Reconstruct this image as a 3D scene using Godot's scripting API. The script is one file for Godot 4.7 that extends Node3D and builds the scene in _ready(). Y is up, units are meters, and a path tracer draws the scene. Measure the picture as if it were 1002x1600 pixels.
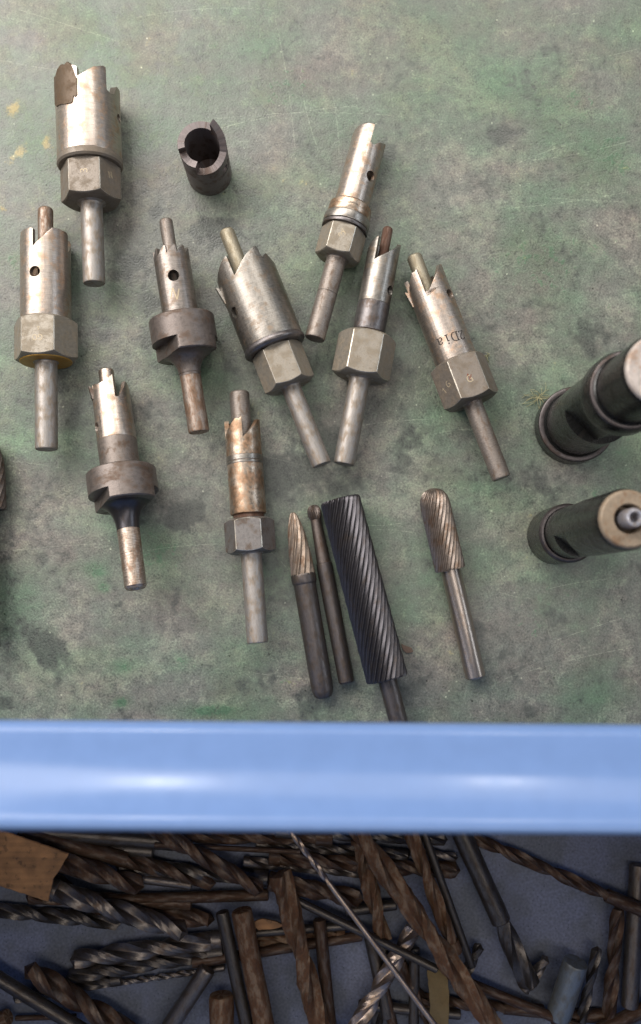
extends Node3D
# Used hole cutters and rotary burs on a worn green workbench, with a blue parts bin of drill bits in front. Metres; millimetre sizes are multiplied by MM.

const MM := 0.001
var mats := {}
var texs := {}
var used_names := {}


# ---------------------------------------------------------------- meshes
class Buf:
	var v := PackedVector3Array()
	var uv := PackedVector2Array()
	var t := PackedInt32Array()

	func tri(a: int, b: int, c: int) -> void:
		if (v[b] - v[a]).cross(v[c] - v[a]).length_squared() > 1e-22:
			t.append(a)
			t.append(b)
			t.append(c)

	# rows of points; outward side is seen with columns running to the right and rows running up
	func grid(rows: Array, uvs: Array, skip: Array = []) -> void:
		var base := v.size()
		var n: int = rows[0].size()
		for i in rows.size():
			v.append_array(rows[i])
			uv.append_array(uvs[i])
		for i in rows.size() - 1:
			for j in n - 1:
				if skip.size() and skip[i][j]:
					continue
				var a := base + i * n + j
				tri(a, a + 1, a + n + 1)
				tri(a, a + n + 1, a + n)

	func finish(crease: float) -> ArrayMesh:
		var lim := cos(deg_to_rad(crease))
		var nf := t.size() / 3
		var fn := PackedVector3Array()
		fn.resize(nf)
		var at := {}
		var keys := PackedInt32Array()
		keys.resize(v.size())
		var near: Array[PackedInt32Array] = []
		for i in v.size():
			var k := Vector3i((v[i] * 4e5).round())
			if not at.has(k):
				at[k] = near.size()
				near.append(PackedInt32Array())
			keys[i] = at[k]
		for f in nf:
			fn[f] = (v[t[f * 3 + 1]] - v[t[f * 3]]).cross(v[t[f * 3 + 2]] - v[t[f * 3]])
			for c in 3:
				near[keys[t[f * 3 + c]]].append(f)
		var pv := PackedVector3Array()
		var pn := PackedVector3Array()
		var pu := PackedVector2Array()
		pv.resize(nf * 3)
		pn.resize(nf * 3)
		pu.resize(nf * 3)
		for f in nf:
			var own := fn[f].normalized()
			for c in 3:
				var i := t[f * 3 + c]
				var sum := Vector3.ZERO
				for g in near[keys[i]]:
					if own.dot(fn[g].normalized()) >= lim:
						sum += fn[g]
				var o := f * 3 + (2 - c)
				pv[o] = v[i]
				pn[o] = sum.normalized() if sum.length_squared() > 1e-30 else own
				pu[o] = uv[i]
		var arr := []
		arr.resize(Mesh.ARRAY_MAX)
		arr[Mesh.ARRAY_VERTEX] = pv
		arr[Mesh.ARRAY_NORMAL] = pn
		arr[Mesh.ARRAY_TEX_UV] = pu
		var m := ArrayMesh.new()
		m.add_surface_from_arrays(Mesh.PRIMITIVE_TRIANGLES, arr)
		return m


func numbered(called: String) -> String:
	used_names[called] = used_names.get(called, -1) + 1
	return called if used_names[called] == 0 else "%s_%03d" % [called, used_names[called]]


func tag(o: Node, label: String, category: String, group := "") -> void:
	o.set_meta("label", label)
	o.set_meta("category", category)
	if group:
		o.set_meta("group", group)


func thing(called: String, label: String, category: String, where: Transform3D, group := "") -> Node3D:
	var o := Node3D.new()
	o.name = numbered(called)
	add_child(o)
	o.transform = where
	tag(o, label, category, group)
	return o


func part(parent: Node3D, called: String, b: Buf, mat: Material, crease := 32.0, label := "") -> MeshInstance3D:
	var o := MeshInstance3D.new()
	o.name = called
	o.mesh = b.finish(crease)
	o.material_override = mat
	if label:
		o.set_meta("label", label)
	parent.add_child(o, true)
	return o


func frame_of(tip: Vector3, tail: Vector3) -> Transform3D:
	var y := (tip - tail).normalized()
	var z := (Vector3.UP - y * Vector3.UP.dot(y)).normalized()
	return Transform3D(Basis(y.cross(z), y, z), tail)


# surface of revolution round y; profile of [radius, height] in mm, running along the outside from the low end to the high end. An entry with a third value true is cut by the flats ([angle, distance])
func lathe(b: Buf, prof: Array, n := 64, flats: Array = [], off := Vector3.ZERO) -> void:
	var rows := []
	var uvs := []
	var along := 0.0
	for i in prof.size():
		var p: Array = prof[i]
		if i > 0:
			along += Vector2(p[0] - prof[i - 1][0], p[1] - prof[i - 1][1]).length()
		var row := PackedVector3Array()
		var w := PackedVector2Array()
		for j in n + 1:
			var th := -PI + TAU * j / n
			var r: float = p[0]
			if p.size() > 2 and p[2]:
				for fl in flats:
					var c := cos(th - fl[0])
					if c > 0.05:
						r = minf(r, fl[1] / c)
			row.append((Vector3(sin(th) * r, p[1], cos(th) * r) + off) * MM)
			w.append(Vector2(th * 10.0 / 40.0 + 0.13, (p[1] if along < 0.01 else along + prof[0][1]) / 40.0))
		rows.append(row)
		uvs.append(w)
	b.grid(rows, uvs)


func rod_profile(r: float, s0: float, s1: float, c0 := 0.6, c1 := 0.6) -> Array:
	return [[0, s0], [r - c0, s0], [r - c0 * 0.3, s0 + c0 * 0.3], [r, s0 + c0], [r, s1 - c1], [r - c1 * 0.3, s1 - c1 * 0.3], [r - c1, s1], [0, s1]]


# hexagonal body with the corners chamfered at both ends, one flat towards +z
func hex_body(b: Buf, s0: float, s1: float, rin: float, e0 := 0.99, e1 := 0.99) -> void:
	var th := PackedFloat32Array()
	for k in 6:
		var c := k * PI / 3.0
		for a in [-29.2, -24.0, -16.0, -8.0, 0.0, 8.0, 16.0, 24.0, 29.2]:
			th.append(c + deg_to_rad(a) - PI)
	th.append(th[0] + TAU)
	var rows := [PackedVector3Array(), PackedVector3Array(), PackedVector3Array(), PackedVector3Array(), PackedVector3Array(), PackedVector3Array(), PackedVector3Array(), PackedVector3Array(), PackedVector3Array()]
	var uvs := []
	for i in 9:
		uvs.append(PackedVector2Array())
	for t in th:
		var m := fposmod(t + PI / 6.0, PI / 3.0) - PI / 6.0
		var rh := rin / cos(m)
		var d0 := 0.577 * (rh - rin * e0)
		var d1 := 0.577 * (rh - rin * e1)
		var rr := [0.0, rin * e0 * 0.6, rin * e0, rh - 0.12, rh, rh, rh - 0.12, rin * e1, 0.0]
		var ss := [s0, s0, s0, s0 + d0 - 0.02, s0 + d0 + 0.15, s1 - d1 - 0.15, s1 - d1 + 0.02, s1, s1]
		for i in 9:
			rows[i].append(Vector3(sin(t) * rr[i], ss[i], cos(t) * rr[i]) * MM)
			uvs[i].append(Vector2(t * 12.0 / 40.0, (ss[i] + (rr[i] - rin if i < 3 else 0.0)) / 40.0))
	b.grid(rows, uvs)


# bare metal along the worn edges of such a body
func hex_edges(b: Buf, s0: float, s1: float, rin: float, e0: float, e1: float) -> void:
	var rng := RandomNumberGenerator.new()
	rng.seed = int(rin * 1000.0 + s0 * 100.0)
	for k in 6:
		var rows := []
		var uvs := []
		var c := k * PI / 3.0 + PI / 6.0
		var rh := rin / cos(deg_to_rad(29.2))
		var y0 := s0 + 0.577 * (rh - rin * e0) + 0.2
		var y1 := s1 - 0.577 * (rh - rin * e1) - 0.2
		for i in 13:
			var y := lerpf(y0, y1, i / 12.0)
			var half := deg_to_rad(rng.randf_range(0.5, 1.3))
			var row := PackedVector3Array()
			for j in 3:
				var a := c + half * (j - 1)
				row.append(Vector3(sin(a) * (rh + 0.025), y, cos(a) * (rh + 0.025)) * MM)
			rows.append(row)
			uvs.append(PackedVector2Array([Vector2(0, y / 40.0), Vector2(0.02, y / 40.0), Vector2(0.04, y / 40.0)]))
		b.grid(rows, uvs)
		for side in 2:
			var lo := PackedVector3Array()
			var hi := PackedVector3Array()
			var w := PackedVector2Array()
			for i in 15:
				var m := deg_to_rad(lerpf(-29.2, 29.2, i / 14.0))
				var r2 := rin / cos(m)
				var d := 0.577 * (r2 - rin * (e0 if side == 0 else e1))
				var a := k * PI / 3.0 + m
				var wide := rng.randf_range(0.06, 0.26)
				var ya := s0 + d - 0.03 if side == 0 else s1 - d + 0.03
				var yb := s0 + d + wide if side == 0 else s1 - d - wide
				lo.append(Vector3(sin(a) * (r2 - 0.1), ya, cos(a) * (r2 - 0.1)) * MM)
				hi.append(Vector3(sin(a) * (r2 + 0.025), yb, cos(a) * (r2 + 0.025)) * MM)
				w.append(Vector2(i / 14.0 * 0.3, 0.2 * side))
			if side == 0:
				b.grid([lo, hi], [w, w])
			else:
				b.grid([hi, lo], [w, w])


# toothed hollow cup: rim is a list of [angle in degrees, height against s1] round the circle (two entries at one angle make a step); holes are [angle in radians, height, radius] through the wall
func cup(b: Buf, s0: float, s1: float, r: float, wall: float, rim: Array, holes: Array, floor_at := -1.0, flare := 0.0) -> void:
	var pts := []
	for i in rim.size():
		pts.append([rim[i][0], rim[i][1], i])
	pts.sort_custom(func(p, q): return p[0] < q[0] if absf(p[0] - q[0]) > 0.001 else p[2] < q[2])
	var low := 0.0
	for p in pts:
		low = minf(low, p[1])
	var height := func(deg: float) -> float:
		for i in pts.size():
			var p: Array = pts[i]
			var q: Array = pts[(i + 1) % pts.size()]
			var q0: float = q[0] + (360.0 if i == pts.size() - 1 else 0.0)
			var d := deg + (360.0 if deg < p[0] and i == pts.size() - 1 else 0.0)
			if d >= p[0] and d <= q0 and q0 - p[0] > 0.001:
				return lerpf(p[1], q[1], (d - p[0]) / (q0 - p[0]))
		return 0.0
	# columns of [degrees, rim height]
	var cols := []
	var base_deg := []
	for k in 81:
		base_deg.append(-180.0 + 4.5 * k)
	for h in holes:
		var half: float = rad_to_deg(1.7 * h[2] / r)
		var c := rad_to_deg(wrapf(h[0], -PI, PI))
		for d in [-half, half]:
			base_deg.append(c + d)
	var step_at := []
	for p in pts:
		var again := false
		for q in pts:
			if q != p and absf(q[0] - p[0]) < 0.01:
				again = true
		if again:
			if not step_at.has(p[0]):
				step_at.append(p[0])
		else:
			base_deg.append(p[0])
	base_deg.sort()
	for d in base_deg:
		var close := false
		for s in step_at:
			if absf(s - d) < 0.6:
				close = true
		if not close and (cols.is_empty() or d - cols[-1][0] > 0.02):
			cols.append([d, height.call(d)])
	for p in pts:
		if step_at.has(p[0]):
			var i := 0
			while i < cols.size() and cols[i][0] <= p[0]:
				i += 1
			cols.insert(i, [p[0], p[1]])
	# a step's two columns must keep the order in which the rim lists them
	for s in step_at:
		var two := []
		for p in rim:
			if absf(p[0] - s) < 0.01:
				two.append(p[1])
		var i := 0
		while absf(cols[i][0] - s) > 0.01:
			i += 1
		cols[i][1] = two[0]
		cols[i + 1][1] = two[1]
	var ys := []
	var body_top := s1 + low - 0.8
	var cuts := [s0 + 0.5, body_top]
	for h in holes:
		cuts.append(h[1] - 1.7 * h[2])
		cuts.append(h[1] + 1.7 * h[2])
	cuts.sort()
	for i in cuts.size() - 1:
		var m := maxi(1, int((cuts[i + 1] - cuts[i]) / 4.0))
		for k in m:
			ys.append(lerpf(cuts[i], cuts[i + 1], float(k) / m))
	ys.append(cuts[-1])
	var n := cols.size()
	for side in 2:
		var rows := []
		var uvs := []
		var rr := r if side == 0 else r - wall
		var fl := floor_at if floor_at > 0.0 else s0 + 2.0
		if side == 0:
			for e in [[0.0, s0], [r - 0.5, s0], [r - 0.15, s0 + 0.15]]:
				rows.append(ring(cols, e[0], e[1]))
				uvs.append(ring_uv(cols, r, s0 + e[0] - r))
		var skip := []
		for y in ys:
			var y1: float = y if side == 0 else maxf(y, fl)
			var grow := 1.0 + flare * (y1 - s0) / (s1 - s0)
			rows.append(ring(cols, rr * grow, y1))
			uvs.append(ring_uv(cols, r, y1))
		for f in [0.35, 0.7, 0.96, 1.0]:
			var row := PackedVector3Array()
			var w := PackedVector2Array()
			for c in cols:
				var a := deg_to_rad(c[0])
				var y: float = lerpf(body_top, s1 + c[1], f)
				var q := rr * (1.0 + flare * (y - s0) / (s1 - s0))
				if f == 1.0 and side == 0:
					q -= 0.12
				row.append(Vector3(sin(a) * q, y, cos(a) * q) * MM)
				w.append(Vector2(a * r / 40.0, y / 40.0))
			rows.append(row)
			uvs.append(w)
		if side == 1:
			rows.reverse()
			uvs.reverse()
			rows.append(ring(cols, 0.0, fl))
			uvs.append(ring_uv(cols, r, fl))
		for i in rows.size() - 1:
			var line := []
			for j in n - 1:
				var hit := false
				var mid: Vector3 = (rows[i][j] + rows[i + 1][j + 1]) * 0.5 / MM
				for h in holes:
					var da := rad_to_deg(absf(wrapf(deg_to_rad((cols[j][0] + cols[j + 1][0]) * 0.5) - h[0], -PI, PI)))
					if da < rad_to_deg(1.7 * h[2] / r) and absf(mid.y - h[1]) < 1.7 * h[2] and Vector2(mid.x, mid.z).length() > rr * 0.8:
						hit = true
				line.append(hit)
			skip.append(line)
		b.grid(rows, uvs, skip)
		for h in holes:
			hole_patch(b, h, r, rr, side == 1)
		if side == 0:
			set_meta("rim_row", rows[-1])
		else:
			var o: PackedVector3Array = get_meta("rim_row")
			b.grid([o, rows[0]], [uvs[0], uvs[0]])
	remove_meta("rim_row")
	for h in holes:
		var rows := []
		var uvs := []
		for q in [r - wall, r]:
			var row := PackedVector3Array()
			var w := PackedVector2Array()
			for k in 33:
				var e := TAU * k / 32.0
				var a: float = h[0] + cos(e) * h[2] / r
				row.append(Vector3(sin(a) * q, h[1] + sin(e) * h[2], cos(a) * q) * MM)
				w.append(Vector2(e * 0.1, q / 40.0))
			rows.append(row)
			uvs.append(w)
		rows.reverse()
		b.grid(rows, uvs)


func hole_patch(b: Buf, h: Array, r: float, rr: float, inside: bool) -> void:
	var rows := []
	var uvs := []
	for f in [0.0, 0.12, 0.5, 1.0]:
		var row := PackedVector3Array()
		var w := PackedVector2Array()
		for k in 33:
			var e := TAU * k / 32.0
			var c := Vector2(cos(e), sin(e))
			var sq: Vector2 = c / maxf(absf(c.x), absf(c.y)) * 1.7
			var p: Vector2 = c.lerp(sq, f) * h[2]
			var a: float = h[0] + p.x / r
			row.append(Vector3(sin(a) * rr, h[1] + p.y, cos(a) * rr) * MM)
			w.append(Vector2(wrapf(a, -PI, PI) * r / 40.0, (h[1] + p.y) / 40.0))
		rows.append(row)
		uvs.append(w)
	if not inside:
		rows.reverse()
		uvs.reverse()
	b.grid(rows, uvs)


func ring(cols: Array, r: float, y: float) -> PackedVector3Array:
	var row := PackedVector3Array()
	for c in cols:
		var a := deg_to_rad(c[0])
		row.append(Vector3(sin(a) * r, y, cos(a) * r) * MM)
	return row


func ring_uv(cols: Array, r: float, y: float) -> PackedVector2Array:
	var row := PackedVector2Array()
	for c in cols:
		row.append(Vector2(deg_to_rad(c[0]) * r / 40.0, y / 40.0))
	return row


# a rim of n like teeth; shape is [share of the pitch, height], phase is the angle in radians where a tooth starts
func teeth(n: int, phase: float, shape: Array) -> Array:
	var out := []
	for k in n:
		for i in shape.size():
			var d: float = rad_to_deg(phase) + 360.0 / n * (k + shape[i][0])
			if shape[i][0] >= 0.999:
				d = rad_to_deg(phase) + 360.0 / n * (k + 1)
			out.append([wrapf(d, -180.0, 180.0), shape[i][1]])
	# steps: the end of one tooth comes before the start of the next
	var fixed := []
	for k in n:
		var m := shape.size()
		fixed.append(out[((k + n - 1) % n) * m + m - 1])
		for i in m - 1:
			fixed.append(out[k * m + i])
	for k in n:
		fixed[k * shape.size() + 1][0] = fixed[k * shape.size()][0]
	return fixed


# prism of a cross-section given as [degrees, share of the radius], turned along its length; ys is [height, radius]
func twisted(b: Buf, section: Array, ys: Array, rate: float, depth_fade := 0.0, wobble := 0.0, wseed := 0) -> void:
	var rows := []
	var uvs := []
	var rng := RandomNumberGenerator.new()
	rng.seed = wseed
	var bend := Vector2.ZERO
	for i in ys.size():
		var row := PackedVector3Array()
		var w := PackedVector2Array()
		bend = bend * 0.7 + Vector2(rng.randf_range(-1, 1), rng.randf_range(-1, 1)) * wobble
		var grow := 1.0 + rng.randf_range(-wobble, wobble) * 1.2
		for k in section.size() + 1:
			var s: Array = section[k % section.size()]
			var th: float = deg_to_rad(s[0] + (360.0 if k == section.size() else 0.0)) + rate * (ys[i][0] - ys[0][0])
			var r: float = ys[i][1] * lerpf(s[1], 1.0, depth_fade) * grow
			row.append((Vector3(sin(th) * r, ys[i][0], cos(th) * r) + Vector3(bend.x, 0, bend.y) * ys[i][1]) * MM)
			w.append(Vector2(deg_to_rad(s[0] + (360.0 if k == section.size() else 0.0)) * 8.0 / 40.0, ys[i][0] / 40.0))
		rows.append(row)
		uvs.append(w)
	b.grid(rows, uvs)


func saw_section(n: int, deep: float, steep := 0.3) -> Array:
	var out := []
	for k in n:
		var p := 360.0 / n
		out.append([p * k, 1.0])
		out.append([p * (k + 0.12), 1.0])
		out.append([p * (k + 0.12 + steep * 0.5), 1.0 - deep * 0.75])
		out.append([p * (k + 0.12 + steep), 1.0 - deep])
		out.append([p * (k + 0.75), 1.0 - deep * 0.45])
	return out


const FLUTES := [[-40, 1.0], [-30, 0.965], [0, 0.95], [28, 0.95], [40, 0.94], [52, 0.72], [65, 0.52], [80, 0.4], [95, 0.36], [110, 0.44], [126, 0.7]]


func drill_section() -> Array:
	var out := []
	for k in 2:
		for p in FLUTES:
			out.append([p[0] + 180.0 * k, p[1]])
	return out


# lettering stamped round a cylinder (or on a flat, if flat is true) at height s and angle th
func stamped(parent: Node3D, text: String, size: float, s: float, th: float, r: float, turn: float, mat: Material, flat := false, spacing := 0.0, serif := true) -> void:
	var font := SystemFont.new()
	font.font_names = PackedStringArray(["Droid Serif" if serif else "Droid Sans"])
	var b := Buf.new()
	var adv := 0.0
	for ch in text:
		var tm := TextMesh.new()
		tm.font = font
		tm.text = ch
		tm.font_size = 32
		tm.pixel_size = size / 24.0
		tm.depth = 0.06
		tm.curve_step = 1.0
		var a := tm.surface_get_arrays(0)
		var pv: PackedVector3Array = a[Mesh.ARRAY_VERTEX]
		var pi: PackedInt32Array = a[Mesh.ARRAY_INDEX]
		var base := b.v.size()
		for p in pv:
			var q := Vector2(p.x + adv - spacing * (text.length() - 1) * 0.5, p.y).rotated(turn)
			if flat:
				var f := Vector3(q.x, s + q.y, r + p.z + 0.01)
				b.v.append(f.rotated(Vector3.UP, th) * MM)
			else:
				var ang := th + q.x / r
				var rad := r + p.z + 0.01
				b.v.append(Vector3(sin(ang) * rad, s + q.y, cos(ang) * rad) * MM)
			b.uv.append(Vector2(q.x, q.y) / 40.0)
		for i in range(0, pi.size() - 2, 3):
			b.tri(base + pi[i], base + pi[i + 2], base + pi[i + 1])
		adv += spacing
	part(parent, "stamped_letters", b, mat, 20.0)


# ---------------------------------------------------------------- textures
func noise_bytes(w: int, h: int, freq: float, sd: int, octaves := 3, kind := FastNoiseLite.TYPE_SIMPLEX_SMOOTH, seamless := true) -> PackedByteArray:
	var f := FastNoiseLite.new()
	f.noise_type = kind
	f.seed = sd
	f.frequency = freq
	f.fractal_octaves = octaves
	if octaves < 2:
		f.fractal_type = FastNoiseLite.FRACTAL_NONE
	var im := f.get_seamless_image(w, h) if seamless else f.get_image(w, h)
	im.convert(Image.FORMAT_L8)
	return im.get_data()


func fractal(w: int, h: int, freq: float, sd: int, octaves: int, gain: float) -> PackedByteArray:
	var f := FastNoiseLite.new()
	f.noise_type = FastNoiseLite.TYPE_SIMPLEX_SMOOTH
	f.seed = sd
	f.frequency = freq
	f.fractal_octaves = octaves
	f.fractal_gain = gain
	var im := f.get_image(w, h)
	im.convert(Image.FORMAT_L8)
	return im.get_data()


func stretched(w: int, h: int, from_w: int, from_h: int, freq: float, sd: int) -> PackedByteArray:
	var f := FastNoiseLite.new()
	f.seed = sd
	f.frequency = freq
	f.fractal_octaves = 2
	var im := f.get_seamless_image(from_w, from_h)
	im.convert(Image.FORMAT_L8)
	im.resize(w, h, Image.INTERPOLATE_BILINEAR)
	return im.get_data()


func image_texture(w: int, h: int, data: PackedByteArray, rgb := true) -> ImageTexture:
	return ImageTexture.create_from_image(Image.create_from_data(w, h, false, Image.FORMAT_RGB8 if rgb else Image.FORMAT_L8, data))


# worn metal: streak = strength of turning marks, brown = amount of brown patina, pit = dark pits; gives [albedo, roughness, relief]
func metal_textures(key: String, sd: int, streak: float, brown: float, pit: float, patina: Color, mottle := 0.25, axial := false, strength := 0.6) -> Array:
	if texs.has(key):
		return texs[key]
	var n := 512
	var st := stretched(n, n, n, 16, 0.35, sd) if axial else stretched(n, n, 16, n, 0.35, sd)
	var fine := noise_bytes(n, n, 0.22, sd + 1, 2)
	var blot := noise_bytes(n, n, 0.009, sd + 2, 5)
	var mid := noise_bytes(n, n, 0.035, sd + 3, 4)
	var col := PackedByteArray()
	var rgh := PackedByteArray()
	var hgt := PackedByteArray()
	col.resize(n * n * 3)
	rgh.resize(n * n)
	hgt.resize(n * n)
	for i in n * n:
		var s := (st[i] / 255.0 - 0.5) * streak
		var f := fine[i] / 255.0
		var m := mid[i] / 255.0
		var k := smoothstep(1.0 - brown - 0.22, 1.0 - brown + 0.3, blot[i] / 255.0 + (m - 0.5) * 0.5 + (f - 0.5) * 0.12)
		var g := 0.88 + s * 0.6 + (f - 0.5) * 0.14 + (m - 0.5) * mottle
		var p := smoothstep(0.7, 0.8, f * 0.55 + m * 0.5) * pit
		g *= 1.0 - 0.55 * p
		var c := Color(g, g, g).lerp(Color(patina.r * (0.75 + 0.5 * m), patina.g * (0.75 + 0.5 * m), patina.b * (0.7 + 0.6 * m)), k * strength)
		col[i * 3] = clampi(int(c.r * 255.0), 0, 255)
		col[i * 3 + 1] = clampi(int(c.g * 255.0), 0, 255)
		col[i * 3 + 2] = clampi(int(c.b * 255.0), 0, 255)
		rgh[i] = clampi(int(255.0 * (0.62 + 0.22 * k + 0.25 * p + (f - 0.5) * 0.16 + (m - 0.5) * 0.9 * mottle)), 0, 255)
		hgt[i] = clampi(int(255.0 * (0.55 + s * 0.35 + (f - 0.5) * 0.12 * (1.0 + 3.0 * pit) + (m - 0.5) * 0.35 * pit - 0.35 * p + 0.12 * k)), 0, 255)
	texs[key] = [image_texture(n, n, col), image_texture(n, n, rgh, false), image_texture(n, n, hgt, false)]
	return texs[key]


func metal(key: String, tint: Color, rough: float, metallic: float, tex: Array, relief := 0.006, scale := 1.0) -> StandardMaterial3D:
	if mats.has(key):
		return mats[key]
	var m := StandardMaterial3D.new()
	m.resource_name = key
	m.albedo_color = tint
	m.albedo_texture = tex[0]
	m.roughness = rough
	m.roughness_texture = tex[1]
	m.metallic = metallic
	m.heightmap_enabled = relief > 0.0
	m.heightmap_texture = tex[2]
	m.heightmap_scale = relief
	m.uv1_scale = Vector3.ONE * scale
	m.uv1_offset = Vector3(fmod(used_names.size() * 0.37 + mats.size() * 0.61, 1.0), fmod(mats.size() * 0.29, 1.0), 0)
	mats[key] = m
	return m


# ---------------------------------------------------------------- the bench
# worn paint: low-resolution maps (4 mm cells) of where each tone of paint and dirt lies, broken up by noise
const BX := -0.176
const BZ := -0.312
const BW := 0.352
const BD := 0.384
const TW := 1344
const TH := 1466


func weight_map(spots: Array) -> PackedByteArray:
	var w := 88
	var h := 96
	var a := PackedFloat32Array()
	a.resize(w * h)
	for s in spots:
		for j in h:
			for i in w:
				var x: float = (BX + BW * (i + 0.5) / w) / MM - s[0]
				var z: float = (BZ + BD * (j + 0.5) / h) / MM - s[1]
				var ca := cos(deg_to_rad(s[5]))
				var sa := sin(deg_to_rad(s[5]))
				var u := Vector2((x * ca + z * sa) / s[2], (-x * sa + z * ca) / s[3])
				a[j * w + i] += s[4] * exp(-u.length_squared())
	var im := Image.create_empty(w, h, false, Image.FORMAT_L8)
	for j in h:
		for i in w:
			var g := clampf(0.5 + a[j * w + i] * 0.5, 0.0, 1.0)
			im.set_pixel(i, j, Color(g, g, g))
	im.resize(TW, TH, Image.INTERPOLATE_CUBIC)
	return im.get_data()


func bench_material() -> StandardMaterial3D:
	var big := fractal(TW, TH, 0.0035, 11, 6, 0.55)
	var big2 := fractal(TW, TH, 0.006, 23, 7, 0.62)
	var mid := fractal(TW, TH, 0.008, 5, 8, 0.64)
	var mid2 := fractal(TW, TH, 0.035, 77, 6, 0.66)
	var smear := fractal(TW / 6, TH, 0.012, 31, 6, 0.6)
	var sm_img := Image.create_from_data(TW / 6, TH, false, Image.FORMAT_L8, smear)
	sm_img.resize(TW, TH, Image.INTERPOLATE_CUBIC)
	smear = sm_img.get_data()
	var grain := fractal(TW, TH, 0.2, 9, 3, 0.7)
	var yellow := weight_map([[-147.8, -232.8, 2.7, 4.7, 1.00, 0], [-143.4, -211.9, 3.6, 4.1, 1.00, 0], [-129.7, -215.1, 2.1, 2.7, 1.00, 0], [-147.9, -207.0, 3.0, 3.0, 1.00, 0], [-142.8, -242.6, 2.4, 2.4, 0.60, 0], [-149.3, -181.5, 3.6, 3.0, 0.50, 0], [-93.6, -109.8, 3.0, 3.6, 0.25, 0], [-7.5, -37.1, 1.8, 1.8, 0.50, 0], [-136.4, -25.1, 1.8, 1.5, 0.50, 0]])
	var green := weight_map([[-102.0, -10.3, 4.7, 3.0, 1.30, 0], [-98.9, -2.9, 2.7, 2.4, 1.20, 0], [-89.0, 49.4, 3.6, 1.8, 1.20, 0], [-71.4, 52.3, 8.9, 1.5, 1.10, 0], [-48.1, 54.3, 11.8, 1.5, 1.00, 0], [-112.3, 48.0, 3.6, 1.5, 0.80, 0], [-89.3, 35.0, 6.5, 2.4, 0.70, 0], [-61.5, 32.1, 8.9, 5.3, 0.50, 0], [-14.1, -242.9, 17.8, 11.8, 0.55, 0], [-51.5, -262.4, 17.8, 14.8, 0.35, 0], [119.7, -243.2, 35.5, 23.7, 0.40, 0], [143.6, -210.9, 17.8, 17.8, 0.55, 0], [111.4, -153.6, 35.5, 26.6, 0.50, 0], [136.4, -67.2, 17.8, 47.4, 0.50, 0], [104.7, 10.3, 26.6, 20.7, 0.45, 0], [85.2, -55.1, 14.8, 11.8, 0.35, 0], [-57.8, -19.2, 26.6, 17.8, 0.35, 0], [-75.6, -22.1, 8.9, 8.9, 0.40, 0], [-127.9, -207.1, 17.8, 14.8, 0.35, 0], [-144.8, -156.3, 14.8, 11.8, 0.40, 0], [-4.7, -213.8, 11.8, 11.8, 0.30, 0], [103.5, -70.2, 8.9, 11.8, 0.40, -30], [28.2, -28.1, 17.8, 17.8, 0.35, 0], [-22.0, 36.5, 26.6, 14.8, 0.25, 0]])
	var dark := weight_map([[-85.4, -156.4, 7.4, 5.9, 0.90, 0], [-50.6, -172.2, 17.8, 7.4, 0.90, 0], [-76.7, -181.7, 7.4, 4.4, 0.60, 0], [-101.6, -128.3, 5.9, 14.8, 0.50, 0], [-89.2, -115.9, 8.9, 7.4, 0.40, 0], [-124.6, 27.7, 5.9, 8.9, 1.10, 0], [-118.8, 24.8, 7.4, 4.4, 0.70, 0], [-132.1, 19.0, 5.9, 5.9, 0.60, 0], [-139.8, 7.3, 5.9, 14.8, 0.60, 0], [-141.4, 50.8, 4.4, 3.6, 0.80, 0], [-91.3, 7.3, 4.7, 2.7, 1.00, 0], [-62.4, -32.6, 8.3, 5.9, 0.90, 0], [-55.0, -37.0, 3.6, 3.6, 0.60, 0], [-16.4, -52.0, 14.8, 8.9, 0.90, 0], [-4.5, -67.1, 17.8, 11.8, 0.60, 0], [19.4, -49.0, 14.8, 8.9, 0.50, 0], [46.4, -70.2, 14.8, 13.3, 0.50, 0], [88.1, -218.8, 7.4, 11.8, 0.70, 0], [16.6, -109.9, 11.8, 17.8, 0.40, 0], [-49.4, -67.1, 14.8, 11.8, 0.40, 0], [-77.5, -134.6, 8.9, 11.8, 0.50, 0], [29.1, -191.4, 8.9, 14.8, 0.35, 0], [44.8, -220.3, 17.8, 11.8, 0.30, 0], [60.2, 24.9, 17.8, 17.8, 0.25, 0], [114.7, -166.2, 14.8, 11.8, 0.30, 0], [131.9, -122.4, 11.8, 4.4, 0.50, 0], [97.0, -49.1, 17.8, 17.8, 0.35, 0], [-129.3, -37.0, 14.8, 11.8, 0.50, 0], [-142.1, -19.2, 4.4, 8.9, 0.70, 0], [-112.7, -85.3, 7.4, 11.8, 0.35, 0], [-19.9, -150.2, 8.9, 14.8, 0.40, 0], [-64.8, 8.8, 1.8, 4.1, 1.00, 0], [-22.1, 10.3, 11.8, 35.5, 0.30, 0], [-79.6, -85.3, 11.8, 17.8, 0.30, 0], [-4.4, 48.0, 8.9, 5.9, 0.50, 0]])
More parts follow.
